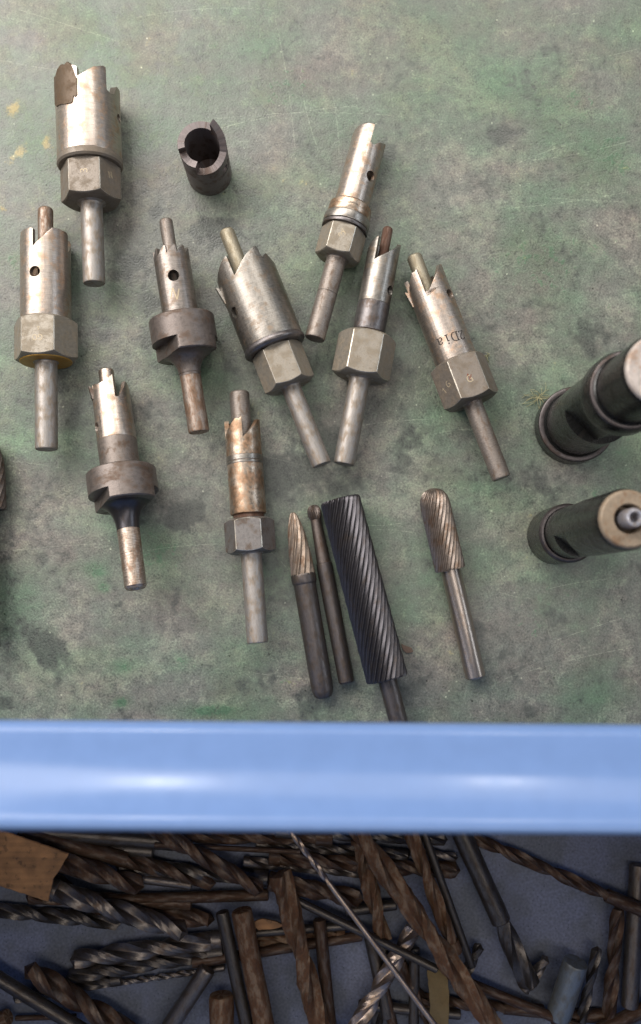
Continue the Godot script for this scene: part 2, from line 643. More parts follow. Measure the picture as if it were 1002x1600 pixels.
	var pale := weight_map([[-13.9, -202.5, 10.7, 4.1, 1.00, -20], [-17.0, -194.5, 5.9, 3.0, 0.60, 0], [98.0, 49.5, 3.0, 4.1, 1.00, 0], [119.8, -249.7, 8.9, 10.4, 0.90, 0], [82.2, -236.6, 7.4, 5.9, 0.60, 0], [107.1, -239.9, 5.9, 4.4, 0.60, 0], [-87.4, -181.7, 11.8, 8.9, 0.60, 0], [-62.9, -177.0, 8.9, 4.4, 0.60, 0], [-115.0, -181.6, 8.9, 4.4, 0.50, 0], [-66.8, -25.1, 6.5, 3.6, 0.90, 0], [-55.1, -38.5, 3.6, 4.1, 0.60, 0], [69.2, -197.9, 17.8, 11.8, 0.40, 0], [-129.8, -278.6, 35.5, 14.8, 0.60, 0], [-76.6, -268.9, 35.5, 17.8, 0.40, 0], [-132.5, -153.2, 11.8, 11.8, 0.40, 0], [-106.7, -85.3, 8.9, 8.9, 0.40, 0], [-111.5, -37.0, 11.8, 7.4, 0.40, 0], [-87.9, -46.0, 8.9, 5.9, 0.40, 0], [73.9, -97.7, 11.8, 8.9, 0.25, 0], [-7.6, -116.0, 17.8, 17.8, 0.25, 0], [-46.9, -109.8, 8.9, 11.8, 0.35, 0], [-110.1, 21.9, 14.8, 11.8, 0.40, 0], [-71.9, 21.9, 17.8, 11.8, 0.30, 0], [135.9, 53.9, 11.8, 5.9, 0.50, 0], [-115.5, 39.3, 8.9, 4.4, 0.50, 0], [13.4, -61.1, 11.8, 5.9, 0.50, 0], [43.2, -37.1, 8.9, 5.9, 0.30, 0], [32.7, -269.2, 23.7, 11.8, 0.40, 0], [113.9, -128.6, 17.8, 8.9, 0.20, 0]])
	var brown := weight_map([[-120.2, -268.8, 17.8, 11.8, 0.60, 0], [-91.9, -255.7, 17.8, 11.8, 0.50, 0], [-123.4, -40.0, 20.7, 14.8, 0.60, 0], [-137.8, -22.1, 11.8, 8.9, 0.50, 0], [-66.4, 1.5, 17.8, 17.8, 0.70, 0], [-110.0, 24.8, 17.8, 17.8, 0.30, 0], [45.2, -269.2, 17.8, 11.8, 0.50, 0], [125.0, -209.2, 6.5, 3.6, 0.90, 0], [154.3, -256.4, 8.9, 8.9, 0.60, 0], [92.7, -134.8, 17.8, 23.7, 0.35, 0], [99.5, -169.3, 8.9, 11.8, 0.40, 0], [31.0, 7.3, 17.8, 17.8, 0.40, 0], [60.4, 16.1, 17.8, 23.7, 0.40, 0], [-22.0, 24.9, 7.4, 11.8, 0.50, 0], [13.5, -82.3, 17.8, 23.7, 0.30, 0], [64.0, -269.3, 23.7, 11.8, 0.30, 0], [-42.4, 45.1, 8.9, 3.6, 0.60, 0], [90.7, -28.1, 17.8, 11.8, 0.30, 0], [7.7, -256.0, 14.8, 8.9, 0.40, 0]])
	# scratches and specks, drawn one by one
	var marks := Image.create_empty(TW, TH, false, Image.FORMAT_L8)
	marks.fill(Color(0.5, 0.5, 0.5))
	var rng := RandomNumberGenerator.new()
	rng.seed = 41
	for l in [[-20.4, -278.9, -10.3, -207.3], [-7.9, -249.4, 1.5, -210.6], [-48.1, -228.2, 63.4, -226.8], [-46.5, -223.4, 20.1, -234.8], [103.4, -207.6, 156.3, -219.0], [94.0, -204.4, 125.2, -216.6], [92.0, -261.1, 113.8, -259.6], [117.4, -281.0, 133.2, -283.4], [126.3, -258.0, 157.7, -264.6], [93.6, -183.6, 149.2, -191.7], [21.0, -77.8, 55.6, -80.8], [55.5, -73.8, 79.6, -76.3], [28.2, -29.0, 46.0, -27.2], [86.5, 39.4, 148.5, 24.9], [110.3, 22.0, 146.0, 10.3], [-30.7, 36.5, -1.4, 39.9], [-141.9, -61.0, -94.0, -53.5], [-22.2, -19.2, -13.3, -10.3], [-140.6, -19.2, -102.2, -22.1], [112.2, -188.4, 155.2, -185.9], [19.3, -31.1, 43.1, -32.6], [-92.3, -278.7, -23.6, -283.9], [-145.6, -283.5, -92.1, -265.6], [-151.0, -257.2, -113.6, -252.4], [84.2, -0.0, 98.9, 2.9], [107.9, -1.5, 137.7, -5.9], [7.7, -239.7, 10.7, -210.6], [-78.5, -19.2, -46.0, -22.2]]:
		scratch(marks, Vector2(l[0], l[1]), Vector2(l[2], l[3]), rng, 0.85)
	for k in 220:
		var a := Vector2(rng.randf_range(BX, BX + BW), rng.randf_range(BZ, BZ + BD)) / MM
		scratch(marks, a, a + Vector2.from_angle(rng.randf_range(-0.5, 0.5) + (PI / 2 if rng.randf() < 0.3 else 0.0)) * rng.randf_range(6, 45), rng, rng.randf_range(0.56, 0.72))
	for k in 800:
		var g := rng.randf()
		var at := Vector2i(rng.randi_range(2, TW - 4), rng.randi_range(2, TH - 4))
		var r := 1 if rng.randf() < 0.75 else rng.randi_range(2, 3)
		var tone := 0.98 if g < 0.65 else 0.12
		for dy in r:
			for dx in r:
				if rng.randf() < 0.8:
					marks.set_pixel(at.x + dx, at.y + dy, Color(tone, tone, tone))
	var mk := marks.get_data()
	var col := PackedByteArray()
	var rgh := PackedByteArray()
	var hgt := PackedByteArray()
	col.resize(TW * TH * 3)
	rgh.resize(TW * TH)
	hgt.resize(TW * TH)
	var inv := 1.0 / 255.0
	for i in TW * TH:
		# noises stretched to about -1 .. 1
		var b := big[i] * inv * 4.0 - 2.0
		var b2 := big2[i] * inv * 4.0 - 2.0
		var m := mid[i] * inv * 4.0 - 2.0
		var m2 := mid2[i] * inv * 4.0 - 2.0
		var g := grain[i] * inv * 4.0 - 2.0
		var h := rng.randf() - 0.5
		var w := smear[i] * inv * 4.0 - 2.0
		var gw := green[i] * inv * 2.0 - 1.0
		var bw := brown[i] * inv * 2.0 - 1.0
		var pw := pale[i] * inv * 2.0 - 1.0
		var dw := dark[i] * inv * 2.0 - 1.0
		# olive-grey worn paint, here greener, there browner
		var gr := clampf(0.3 + b * 0.3 + gw * 0.8 + m2 * 0.05 + w * 0.16, 0.0, 1.0)
		var br := clampf(0.2 + b2 * 0.2 + bw * 0.7 + m * 0.2, 0.0, 1.0)
		var r0 := 0.425 - 0.082 * gr + 0.02 * br + 0.012 * w
		var g0 := 0.432 + 0.0 * gr - 0.024 * br + 0.012 * w
		var b0 := 0.404 - 0.058 * gr - 0.018 * br + 0.012 * w
		# pale dusty residue, crisp ragged patches
		var pl := smoothstep(-0.15, 0.35, -0.2 + m * 0.5 - b2 * 0.15 + m2 * 0.16 + g * 0.1 + w * 0.15 + pw * 0.9 - gw * 0.3)
		var pl2 := smoothstep(0.3, 0.6, m2 * 0.5 + g * 0.4 + pw * 0.35 - b * 0.15)
		var lift := 0.055 * pl + 0.03 * pl2
		r0 += lift
		g0 += lift * 0.98
		b0 += lift * 0.8
		# dark stains and wear, and darker tone close beside some tools
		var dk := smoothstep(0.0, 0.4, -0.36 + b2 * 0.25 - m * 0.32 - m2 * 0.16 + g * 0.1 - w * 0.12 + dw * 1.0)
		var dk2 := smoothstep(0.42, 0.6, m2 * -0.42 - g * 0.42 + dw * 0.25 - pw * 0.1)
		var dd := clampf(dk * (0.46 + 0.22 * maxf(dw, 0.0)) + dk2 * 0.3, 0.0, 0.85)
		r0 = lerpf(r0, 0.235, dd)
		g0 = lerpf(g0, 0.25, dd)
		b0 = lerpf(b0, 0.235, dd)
		# patches where the green paint is still whole
		var pt := smoothstep(0.0, 0.18, -0.62 + gw * 0.95 + m2 * 0.3 + m * 0.15 + g * 0.1)
		r0 = lerpf(r0, 0.25, pt * 0.6)
		g0 = lerpf(g0, 0.37, pt * 0.6)
		b0 = lerpf(b0, 0.275, pt * 0.6)
		# yellow stain
		var ye := smoothstep(0.0, 0.55, -0.62 + (yellow[i] * inv * 2.0 - 1.0) * 1.5 + m * 0.35 + m2 * 0.25 + g * 0.08)
		r0 = lerpf(r0, 0.66, ye * 0.8)
		g0 = lerpf(g0, 0.585, ye * 0.8)
		b0 = lerpf(b0, 0.39, ye * 0.8)
		# fine grain of the paint film, scratches and specks
		var k := 0.95 + 0.07 * g + 0.14 * h + 0.03 * m2
		var sc := mk[i] * inv - 0.5
		r0 = r0 * k + maxf(sc, 0.0) * 0.5 + minf(sc, 0.0) * 0.5
		g0 = g0 * k + maxf(sc, 0.0) * 0.5 + minf(sc, 0.0) * 0.5
		b0 = b0 * k + maxf(sc, 0.0) * 0.43 + minf(sc, 0.0) * 0.5
		col[i * 3] = clampi(int(r0 * 255.0), 0, 255)
		col[i * 3 + 1] = clampi(int(g0 * 255.0), 0, 255)
		col[i * 3 + 2] = clampi(int(b0 * 255.0), 0, 255)
		rgh[i] = clampi(int(255.0 * (0.43 + 0.12 * pl - 0.08 * dd - 0.06 * pt + g * 0.04)), 0, 255)
		hgt[i] = clampi(int(255.0 * (0.5 + g * 0.1 + h * 0.05 + m2 * 0.08 + 0.08 * pl + 0.12 * pt - 0.1 * dd - maxf(sc, 0.0) * 0.25)), 0, 255)
	var mt := StandardMaterial3D.new()
	mt.resource_name = "worn_green_paint"
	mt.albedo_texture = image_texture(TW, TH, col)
	mt.roughness = 1.0
	mt.roughness_texture = image_texture(TW, TH, rgh, false)
	mt.heightmap_enabled = true
	mt.heightmap_texture = image_texture(TW, TH, hgt, false)
	mt.heightmap_scale = 0.028
	return mt


func scratch(im: Image, a: Vector2, b: Vector2, rng: RandomNumberGenerator, tone: float) -> void:
	var n := int(a.distance_to(b) / 0.2)
	var bow := rng.randf_range(-0.04, 0.04) * a.distance_to(b)
	var side := (b - a).orthogonal().normalized()
	var gap := 0
	for i in n + 1:
		var t := float(i) / maxi(n, 1)
		if gap > 0:
			gap -= 1
			continue
		if rng.randf() < 0.03:
			gap = rng.randi_range(3, 20)
		var p := a.lerp(b, t) + side * bow * 4.0 * t * (1.0 - t)
		var x := int((p.x * MM - BX) / BW * TW)
		var y := int((p.y * MM - BZ) / BD * TH)
		if x > 0 and y > 0 and x < TW and y < TH:
			var g := 0.5 + (tone - 0.5) * rng.randf_range(0.35, 1.0)
			im.set_pixel(x, y, Color(g, g, g))


func build_bench(mt: Material) -> void:
	var b := Buf.new()
	# a thick slab; the top is cut at whole repeats of the paint sheet
	var x0 := BX - BW * 2
	var x1 := BX + BW * 3
	var z0 := BZ - BD * 2
	var z1 := BZ + BD * 2.5
	var q := [Vector3(x0, 0, z1), Vector3(x1, 0, z1), Vector3(x1, 0, z0), Vector3(x0, 0, z0)]
	var top := PackedVector3Array(q)
	var uv := PackedVector2Array()
	for p in top:
		uv.append(Vector2((p.x - BX) / BW, (p.z - BZ) / BD))
	b.v.append_array(top)
	b.uv.append_array(uv)
	b.tri(0, 1, 2)
	b.tri(0, 2, 3)
	for k in 4:
		var a: Vector3 = q[k]
		var c: Vector3 = q[(k + 1) % 4]
		var n := b.v.size()
		b.v.append_array(PackedVector3Array([a + Vector3.DOWN * 0.04, c + Vector3.DOWN * 0.04, c, a]))
		b.uv.append_array(PackedVector2Array([Vector2(0, 0), Vector2(1, 0), Vector2(1, 0.1), Vector2(0, 0.1)]))
		b.tri(n, n + 1, n + 2)
		b.tri(n, n + 2, n + 3)
	var o := MeshInstance3D.new()
	o.name = "bench_top"
	o.mesh = b.finish(20.0)
	o.material_override = mt
	o.set_meta("kind", "structure")
	add_child(o)


# ---------------------------------------------------------------- the bin
# a profile of [outward, height] in mm carried round a rectangle with rounded corners (inner wall line at x0..x1, z0..z1)
func sweep_round(b: Buf, prof: Array, x0: float, x1: float, z0: float, z1: float, rad: float) -> void:
	var path := []
	for c in [[x1 - rad, z0 + rad, -90.0], [x1 - rad, z1 - rad, 0.0], [x0 + rad, z1 - rad, 90.0], [x0 + rad, z0 + rad, 180.0]]:
		for k in 9:
			var a := deg_to_rad(c[2] + 90.0 * k / 8.0)
			path.append([Vector2(c[0], c[1]) + Vector2(cos(a), sin(a)) * rad, Vector2(cos(a), sin(a))])
	path.append(path[0])
	var rows := []
	var uvs := []
	var along := 0.0
	for i in prof.size():
		if i > 0:
			along += Vector2(prof[i][0] - prof[i - 1][0], prof[i][1] - prof[i - 1][1]).length()
		var row := PackedVector3Array()
		var w := PackedVector2Array()
		var run := 0.0
		for k in path.size():
			if k > 0:
				run += path[k][0].distance_to(path[k - 1][0])
			var p: Vector2 = path[k][0] + path[k][1] * prof[i][0]
			row.append(Vector3(p.x, prof[i][1], p.y) * MM)
			w.append(Vector2(run, along) / 100.0)
		row.reverse()
		w.reverse()
		rows.append(row)
		uvs.append(w)
	b.grid(rows, uvs)


func build_bin() -> void:
	var t := thing("parts_bin", "blue plastic bin with a broad rolled rim, full of old drill bits", "bin", Transform3D(Basis(Vector3.UP, deg_to_rad(-0.45)), Vector3.ZERO))
	var z0 := 65.3200
	var b := Buf.new()
	sweep_round(b, [[1.5, 168.0000 - 7.00], [0.3, 168.0000 - 2.40], [1.0, 168.0000 - 0.70], [2.2, 168.0000 - 0.00], [3.6, 168.0000 - 0.25], [4.8, 168.0000 - 0.90], [6.0, 168.0000 - 2.00], [8.5, 168.0000 - 4.10], [11.0, 168.0000 - 5.78], [13.5, 168.0000 - 7.20], [16.0, 168.0000 - 8.52], [19.0, 168.0000 - 9.60], [22.6, 168.0000 - 10.60], [25.2, 168.0000 - 11.30], [26.6, 168.0000 - 12.00], [27.5, 168.0000 - 13.20], [27.9, 168.0000 - 15.00], [27.6, 168.0000 - 19.00], [26.2, 168.0000 - 19.00], [25.4, 168.0000 - 15.50], [3.0, 168.0000 - 7.00]], -168, 166, z0, 236, 14)
	part(t, "rim", b, mats["bin_blue"], 60.0)
	b = Buf.new()
	sweep_round(b, [[-0.5, 1.0], [2.2, 1.0], [3.5, 168.0000 - 6.5]], -168, 166, z0, 236, 14)
	sweep_round(b, [[1.6, 168.0000 - 6.5], [-0.5, 3.2]], -168, 166, z0, 236, 14)
	part(t, "wall", b, mats["bin_blue"], 40.0)
	b = Buf.new()
	var rows := []
	var uvs := []
	for f in [[-1.0, 3.0], [1.0, 3.0]]:
		var row := PackedVector3Array()
		var w := PackedVector2Array()
		for k in 2:
			var p := Vector3(-168.6 if k == 0 else 166.6, 3.0, 236.6 if f[0] < 0 else z0 - 0.6)
			row.append(p * MM)
			w.append(Vector2(p.x, p.z) / 160.0)
		rows.append(row)
		uvs.append(w)
	b.grid(rows, uvs)
	var rows2 := []
	for r in rows:
		var q := PackedVector3Array()
		for p in r:
			q.append(Vector3(p.x, 0.0008, p.z))
		rows2.append(q)
	rows2.reverse()
	b.grid(rows2, uvs)
	part(t, "floor", b, mats["bin_floor"], 20.0)


# ---------------------------------------------------------------- drill bits
# a drill lying from its tip (or front end) to its back end; flute = share of the length that is fluted, 0 for a plain rod
func drill(called: String, label: String, category: String, tip: Vector3, tail: Vector3, r: float, flute: float, pitch: float, mat: Material, opt := {}) -> void:
	var len_mm := tip.distance_to(tail) / MM
	var fr := frame_of(tip, tail)
	fr.basis = fr.basis * Basis(Vector3.UP, opt.get("spin", 0.0))
	var t := thing(called, label, category, fr, opt.get("group", ""))
	var rs: float = opt.get("shank", r)
	var fl := len_mm * flute
	var wob: float = opt.get("wobble", 0.008)
	var sh_mat: Material = opt.get("shank_mat", mat)
	if flute < 1.0:
		var b := Buf.new()
		var c: float = minf(opt.get("chamfer", 0.7), rs * 0.5)
		var pr := rod_profile(rs, 0.0, len_mm - fl, c, c * 0.4 if flute > 0.0 else c)
		if opt.has("cup"):
			pr = [[0, 0.0], [rs - c, 0.0], [rs, c], [rs, len_mm - c], [rs - c * 0.8, len_mm], [rs * 0.45, len_mm], [rs * 0.3, len_mm - 1.2], [0, len_mm - 1.2]]
		var full := []
		for i in pr.size():
			if i > 0 and absf(pr[i][1] - pr[i - 1][1]) > 8.0:
				var m := int((pr[i][1] - pr[i - 1][1]) / 4.0)
				for k in range(1, m):
					full.append([lerpf(pr[i - 1][0], pr[i][0], float(k) / m), lerpf(pr[i - 1][1], pr[i][1], float(k) / m)])
			full.append(pr[i])
		lathe(b, full, 28)
		if wob > 0.0:
			var rng := RandomNumberGenerator.new()
			rng.seed = int(len_mm * 100.0)
			var f := FastNoiseLite.new()
			f.seed = rng.randi() % 1000
			f.frequency = 0.16
			for i in b.v.size():
				var p := b.v[i] / MM
				var k := 1.0 + f.get_noise_3d(p.x, p.y * 0.6, p.z) * wob * 5.0
				b.v[i] = Vector3(p.x * k, p.y, p.z * k) * MM
		part(t, "shank" if flute > 0.0 else "rod_body", b, sh_mat, 40.0)
	if flute > 0.0:
		var b := Buf.new()
		var ys := []
		var rate := TAU / pitch
		var y0 := len_mm - fl
		var cone := r * 0.62 if opt.get("pointed", true) else 0.3
		var n := int(maxf(6.0, fl / pitch * 22.0))
		ys.append([y0 - 0.2, 0.001])
		for i in n + 1:
			ys.append([lerpf(y0 - 0.2, len_mm - cone, float(i) / n), r])
		ys.append([len_mm, 0.02 if opt.get("pointed", true) else r * 0.85])
		if not opt.get("pointed", true):
			ys.append([len_mm + 0.05, 0.001])
		twisted(b, drill_section(), ys, rate, 0.0, wob, int(len_mm * 77.0))
		if wob >= 0.015:
			# caked rust: lumps that blunt the flutes
			var f := FastNoiseLite.new()
			f.seed = int(len_mm * 13.0)
			f.frequency = 0.22
			for i in b.v.size():
				var p := b.v[i] / MM
				var k := 1.0 + f.get_noise_3dv(p) * wob * 9.0
				b.v[i] = Vector3(p.x * k, p.y, p.z * k) * MM
		part(t, "flutes", b, mat, 38.0)


# ---------------------------------------------------------------- rotary burs
func bur(called: String, label: String, fr: Transform3D, env: Array, n: int, deep: float, rate: float, shank: Array, head_mat: Material, shank_mat: Material, neck := [], neck_mat: Material = null) -> void:
	var t := thing(called, label, "rotary bur", fr)
	var b := Buf.new()
	twisted(b, saw_section(n, deep), env, rate)
	part(t, "cutting_head", b, head_mat, 30.0)
	b = Buf.new()
	lathe(b, shank, 48)
	part(t, "shank", b, shank_mat, 30.0)
	if neck.size():
		b = Buf.new()
		lathe(b, neck, 48)
		part(t, "neck", b, neck_mat if neck_mat else shank_mat, 30.0)


# env of a plain cylinder bur from the shank end up
func span(y0: float, y1: float, r0: float, r1: float, n: int) -> Array:
	var out := []
	for i in n + 1:
		out.append([lerpf(y0, y1, float(i) / n), lerpf(r0, r1, float(i) / n)])
	return out


func tooth_tip(t: Node3D, y: float, r: float, th: float, size: Vector2, out: float, mat: Material) -> void:
	# a brazed cutting plate on the rim: a thin wedge whose tip stands out from the cup
	var b := Buf.new()
	var hx := size.x * 0.5
	var pts := [Vector3(-hx, 0, -1.6), Vector3(hx, 0, -1.6), Vector3(hx, 0, 0.1), Vector3(-hx, 0, 0.1), Vector3(-hx, size.y * 0.9, out - 1.3), Vector3(hx, size.y * 0.8, out - 1.3), Vector3(hx, size.y * 0.9, out), Vector3(-hx, size.y, out)]
	for f in [[3, 2, 6, 7], [1, 0, 4, 5], [2, 1, 5, 6], [0, 3, 7, 4], [7, 6, 5, 4], [0, 1, 2, 3]]:
		var k := b.v.size()
		for i in f:
			var p: Vector3 = pts[i] + Vector3(0, y, r)
			b.v.append(p.rotated(Vector3.UP, th) * MM)
			b.uv.append(Vector2(pts[i].x + pts[i].z, pts[i].y) / 40.0)
		b.tri(k, k + 1, k + 2)
		b.tri(k, k + 2, k + 3)
	part(t, "tooth_tip", b, mat, 20.0)


# a torn plate that follows the wall of a cup: outline is [angle, low, high] along the wall
func tooth_plate(t: Node3D, r0: float, r1: float, outline: Array, mat: Material) -> void:
	var b := Buf.new()
	var cols := []
	for i in outline.size() - 1:
		for k in 5:
			var f := k / 5.0
			cols.append([lerpf(outline[i][0], outline[i + 1][0], f), lerpf(outline[i][1], outline[i + 1][1], f), lerpf(outline[i][2], outline[i + 1][2], f)])
	cols.append(outline[-1])
	var rows := []
	var uvs := []
	for e in [[0, 0.0], [1, 0.0], [1, 0.25], [1, 0.5], [1, 0.75], [1, 0.96], [2, 1.0], [0, 0.97], [0, 0.0]]:
		var row := PackedVector3Array()
		var w := PackedVector2Array()
		for n in cols.size():
			var c: Array = cols[n]
			var r: float = [r0, r1 if n > 0 and n < cols.size() - 1 else r1 - 0.25, (r0 + r1) * 0.5][e[0]]
			var y: float = lerpf(c[1], c[2], e[1])
			row.append(Vector3(sin(c[0]) * r, y, cos(c[0]) * r) * MM)
			w.append(Vector2(c[0] * r + e[0], y) / 40.0)
		rows.append(row)
		uvs.append(w)
	b.grid(rows, uvs)
	part(t, "tooth_plate", b, mat, 35.0)


func make_materials() -> void:
	var turned := metal_textures("turned", 1, 0.55, 0.36, 0.06, Color(0.8, 0.68, 0.57), 0.1)
	var turned_dark := metal_textures("turned_dark", 101, 0.6, 0.35, 0.15, Color(0.66, 0.58, 0.5), 0.14)
	var cast := metal_textures("cast", 201, 0.04, 0.5, 0.5, Color(0.76, 0.70, 0.6), 0.13, false, 0.3)
	var ground := metal_textures("ground", 301, 0.22, 0.42, 0.25, Color(0.74, 0.67, 0.58), 0.14, true)
	var rusty := metal_textures("rusty", 401, 0.1, 0.55, 0.3, Color(0.64, 0.53, 0.44), 0.3, false, 0.7)
	var oxide := metal_textures("oxide", 501, 0.12, 0.3, 0.45, Color(0.62, 0.52, 0.43), 0.25)
	var smooth := metal_textures("smooth", 601, 0.12, 0.25, 0.0, Color(0.78, 0.7, 0.6), 0.08)
	var rusty_drill := metal_textures("rusty_drill", 701, 0.1, 0.62, 0.6, Color(0.58, 0.44, 0.33), 0.4, false, 0.7)
	# tools on the bench
	metal("cup_steel", Color(0.77, 0.72, 0.68), 0.58, 0.92, turned, 0.002)
	metal("cup_grey", Color(0.66, 0.635, 0.605), 0.6, 0.95, turned_dark, 0.003)
	metal("cup_dark", Color(0.62, 0.585, 0.56), 0.6, 0.85, turned_dark, 0.003)
	metal("band_brown", Color(0.52, 0.48, 0.455), 0.8, 0.7, oxide)
	metal("hex_tan", Color(0.645, 0.61, 0.56), 0.85, 0.55, cast, 0.012)
	metal("hex_brown", Color(0.57, 0.53, 0.49), 0.85, 0.55, cast, 0.014)
	metal("hex_dark", Color(0.52, 0.50, 0.49), 0.8, 0.6, oxide, 0.014)
	metal("shank_pale", Color(0.67, 0.645, 0.625), 0.75, 0.7, ground, 0.008)
	metal("shank_brown", Color(0.58, 0.54, 0.51), 0.78, 0.65, turned_dark, 0.012)
	metal("collar_dark", Color(0.50, 0.46, 0.44), 0.7, 0.65, oxide, 0.014)
	metal("rust_steel", Color(0.66, 0.60, 0.555), 0.72, 0.7, rusty, 0.012)
	metal("rust_cup", Color(0.80, 0.73, 0.66), 0.52, 0.85, rusty, 0.008)
	metal("pin_brass", Color(0.66, 0.625, 0.55), 0.75, 0.7, cast, 0.014)
	metal("ring_dark", Color(0.48, 0.46, 0.46), 0.6, 0.8, oxide, 0.008)
	metal("tip_rust", Color(0.46, 0.36, 0.31), 0.85, 0.4, rusty, 0.014)
	metal("tip_brown", Color(0.42, 0.35, 0.28), 0.85, 0.4, cast, 0.014)
	metal("blackened", Color(0.5, 0.46, 0.455), 0.8, 0.45, oxide, 0.016)
	metal("bore_rust", Color(0.34, 0.27, 0.2), 0.95, 0.2, rusty, 0.02)
	metal("bur_black", Color(0.33, 0.32, 0.335), 0.55, 0.85, smooth, 0.008)
	metal("bur_bronze", Color(0.58, 0.53, 0.495), 0.62, 0.85, oxide, 0.008)
	metal("bur_tan", Color(0.62, 0.555, 0.50), 0.72, 0.75, oxide, 0.008)
	metal("bur_grey", Color(0.45, 0.41, 0.39), 0.7, 0.8, oxide, 0.008)
	metal("shank_oxide", Color(0.40, 0.375, 0.37), 0.66, 0.8, ground, 0.006)
	metal("shank_bright", Color(0.70, 0.65, 0.61), 0.5, 0.9, smooth, 0.002)
	metal("holder_black", Color(0.14, 0.14, 0.14), 0.42, 0.2, oxide, 0.01)
	metal("holder_worn", Color(0.36, 0.335, 0.335), 0.6, 0.7, oxide, 0.008)
	metal("washer_pale", Color(0.82, 0.77, 0.74), 0.8, 0.2, oxide, 0.006)
	metal("washer_tan", Color(0.62, 0.55, 0.47), 0.9, 0.2, oxide, 0.008)
	metal("nozzle_white", Color(0.72, 0.72, 0.76), 0.45, 0.5, ground, 0.004)
	metal("shank_rings", Color(0.74, 0.68, 0.63), 0.6, 0.85, metal_textures("rings", 801, 1.3, 0.4, 0.1, Color(0.6, 0.5, 0.42), 0.12), 0.008)
	metal("edge_bright", Color(0.86, 0.83, 0.78), 0.6, 0.85, smooth, 0.004)
	metal("yellow_film", Color(0.78, 0.6, 0.28), 0.6, 0.5, cast, 0.008)
	# drill bits
	metal("drill_dark", Color(0.39, 0.36, 0.335), 0.52, 0.7, oxide, 0.012)
	metal("drill_grey", Color(0.52, 0.48, 0.45), 0.58, 0.8, oxide, 0.01)
	metal("drill_brown", Color(0.45, 0.38, 0.325), 0.68, 0.6, rusty_drill, 0.016)
	metal("drill_rust", Color(0.56, 0.455, 0.355), 0.85, 0.35, rusty_drill, 0.02)
	metal("drill_bright", Color(0.78, 0.70, 0.64), 0.5, 0.9, ground, 0.006)
	metal("stub_grey", Color(0.55, 0.57, 0.58), 0.7, 0.6, ground, 0.008)
	var letters := StandardMaterial3D.new()
	letters.albedo_color = Color(0.16, 0.14, 0.13)
	letters.roughness = 0.8
	mats["letter_dark"] = letters
	letters = StandardMaterial3D.new()
	letters.albedo_color = Color(0.68, 0.62, 0.52)
	letters.roughness = 0.6
	letters.metallic = 0.4
	mats["letter_pale"] = letters
	letters = StandardMaterial3D.new()
	letters.albedo_color = Color(0.45, 0.22, 0.14)
	letters.roughness = 0.9
	mats["letter_rust"] = letters
	# blue plastic, clean on the rim and dirty on the floor
	var n := 512
	var a := noise_bytes(n, n, 0.02, 61, 4)
	var g := noise_bytes(n, n, 0.2, 62, 2)
	var bl := noise_bytes(n, n, 0.008, 63, 4)
	var rim := PackedByteArray()
	var rr := PackedByteArray()
	var fl := PackedByteArray()
	rim.resize(n * n * 3)
	fl.resize(n * n * 3)
	rr.resize(n * n)
	var rng := RandomNumberGenerator.new()
	rng.seed = 5
	for i in n * n:
		var k := 0.98 + 0.03 * (a[i] / 255.0) + 0.01 * (g[i] / 255.0)
		rim[i * 3] = int(104.0 * k)
		rim[i * 3 + 1] = int(130.0 * k)
		rim[i * 3 + 2] = int(176.0 * k)
		rr[i] = int(255.0 * (0.16 + 0.05 * (a[i] / 255.0)))
		var d := smoothstep(0.4, 0.75, bl[i] / 255.0 * 0.7 + a[i] / 255.0 * 0.35)
		var q := (0.85 + 0.3 * (g[i] / 255.0)) * (0.4 if rng.randf() < 0.004 else 1.0)
		fl[i * 3] = int(lerpf(118.0, 104.0, d) * q * 0.9)
		fl[i * 3 + 1] = int(lerpf(122.0, 107.0, d) * q * 0.9)
		fl[i * 3 + 2] = int(lerpf(142.0, 117.0, d) * q * 0.9)
	var m := StandardMaterial3D.new()
	m.resource_name = "blue_plastic"
	m.albedo_texture = image_texture(n, n, rim)
	m.roughness = 1.0
	m.roughness_texture = image_texture(n, n, rr, false)
	m.metallic_specular = 0.32
	mats["bin_blue"] = m
	m = StandardMaterial3D.new()
	m.resource_name = "dirty_blue_plastic"
	m.albedo_texture = image_texture(n, n, fl)
	m.roughness = 0.55
	mats["bin_floor"] = m
	# wood, card and fibres
	var wd := stretched(n, n, 24, n, 0.03, 71)
	var card := PackedByteArray()
	card.resize(n * n * 3)
	for i in n * n:
		var k := 0.66 + 0.16 * (wd[i] / 255.0) + 0.12 * (g[i] / 255.0 - 0.5) + 0.25 * (bl[i] / 255.0 - 0.5) - 0.2 * smoothstep(0.66, 0.9, a[i] / 255.0)
		card[i * 3] = clampi(int(196.0 * k), 0, 255)
		card[i * 3 + 1] = clampi(int(140.0 * k), 0, 255)
		card[i * 3 + 2] = clampi(int(88.0 * k), 0, 255)
	m = StandardMaterial3D.new()
	m.resource_name = "stained_wood"
	m.albedo_texture = image_texture(n, n, card)
	m.roughness = 0.75
	mats["wood"] = m
	m = StandardMaterial3D.new()
	m.resource_name = "yellowed_paper"
	m.albedo_color = Color(0.52, 0.44, 0.3)
	m.albedo_texture = cast[0]
	m.roughness = 0.9
	mats["paper"] = m
	m = StandardMaterial3D.new()
	m.albedo_color = Color(0.62, 0.6, 0.46)
	m.roughness = 0.9
	mats["straw"] = m
	m = StandardMaterial3D.new()
	m.albedo_color = Color(0.44, 0.36, 0.31)
	m.roughness = 0.8
	m.albedo_texture = cast[0]
	mats["chip"] = m


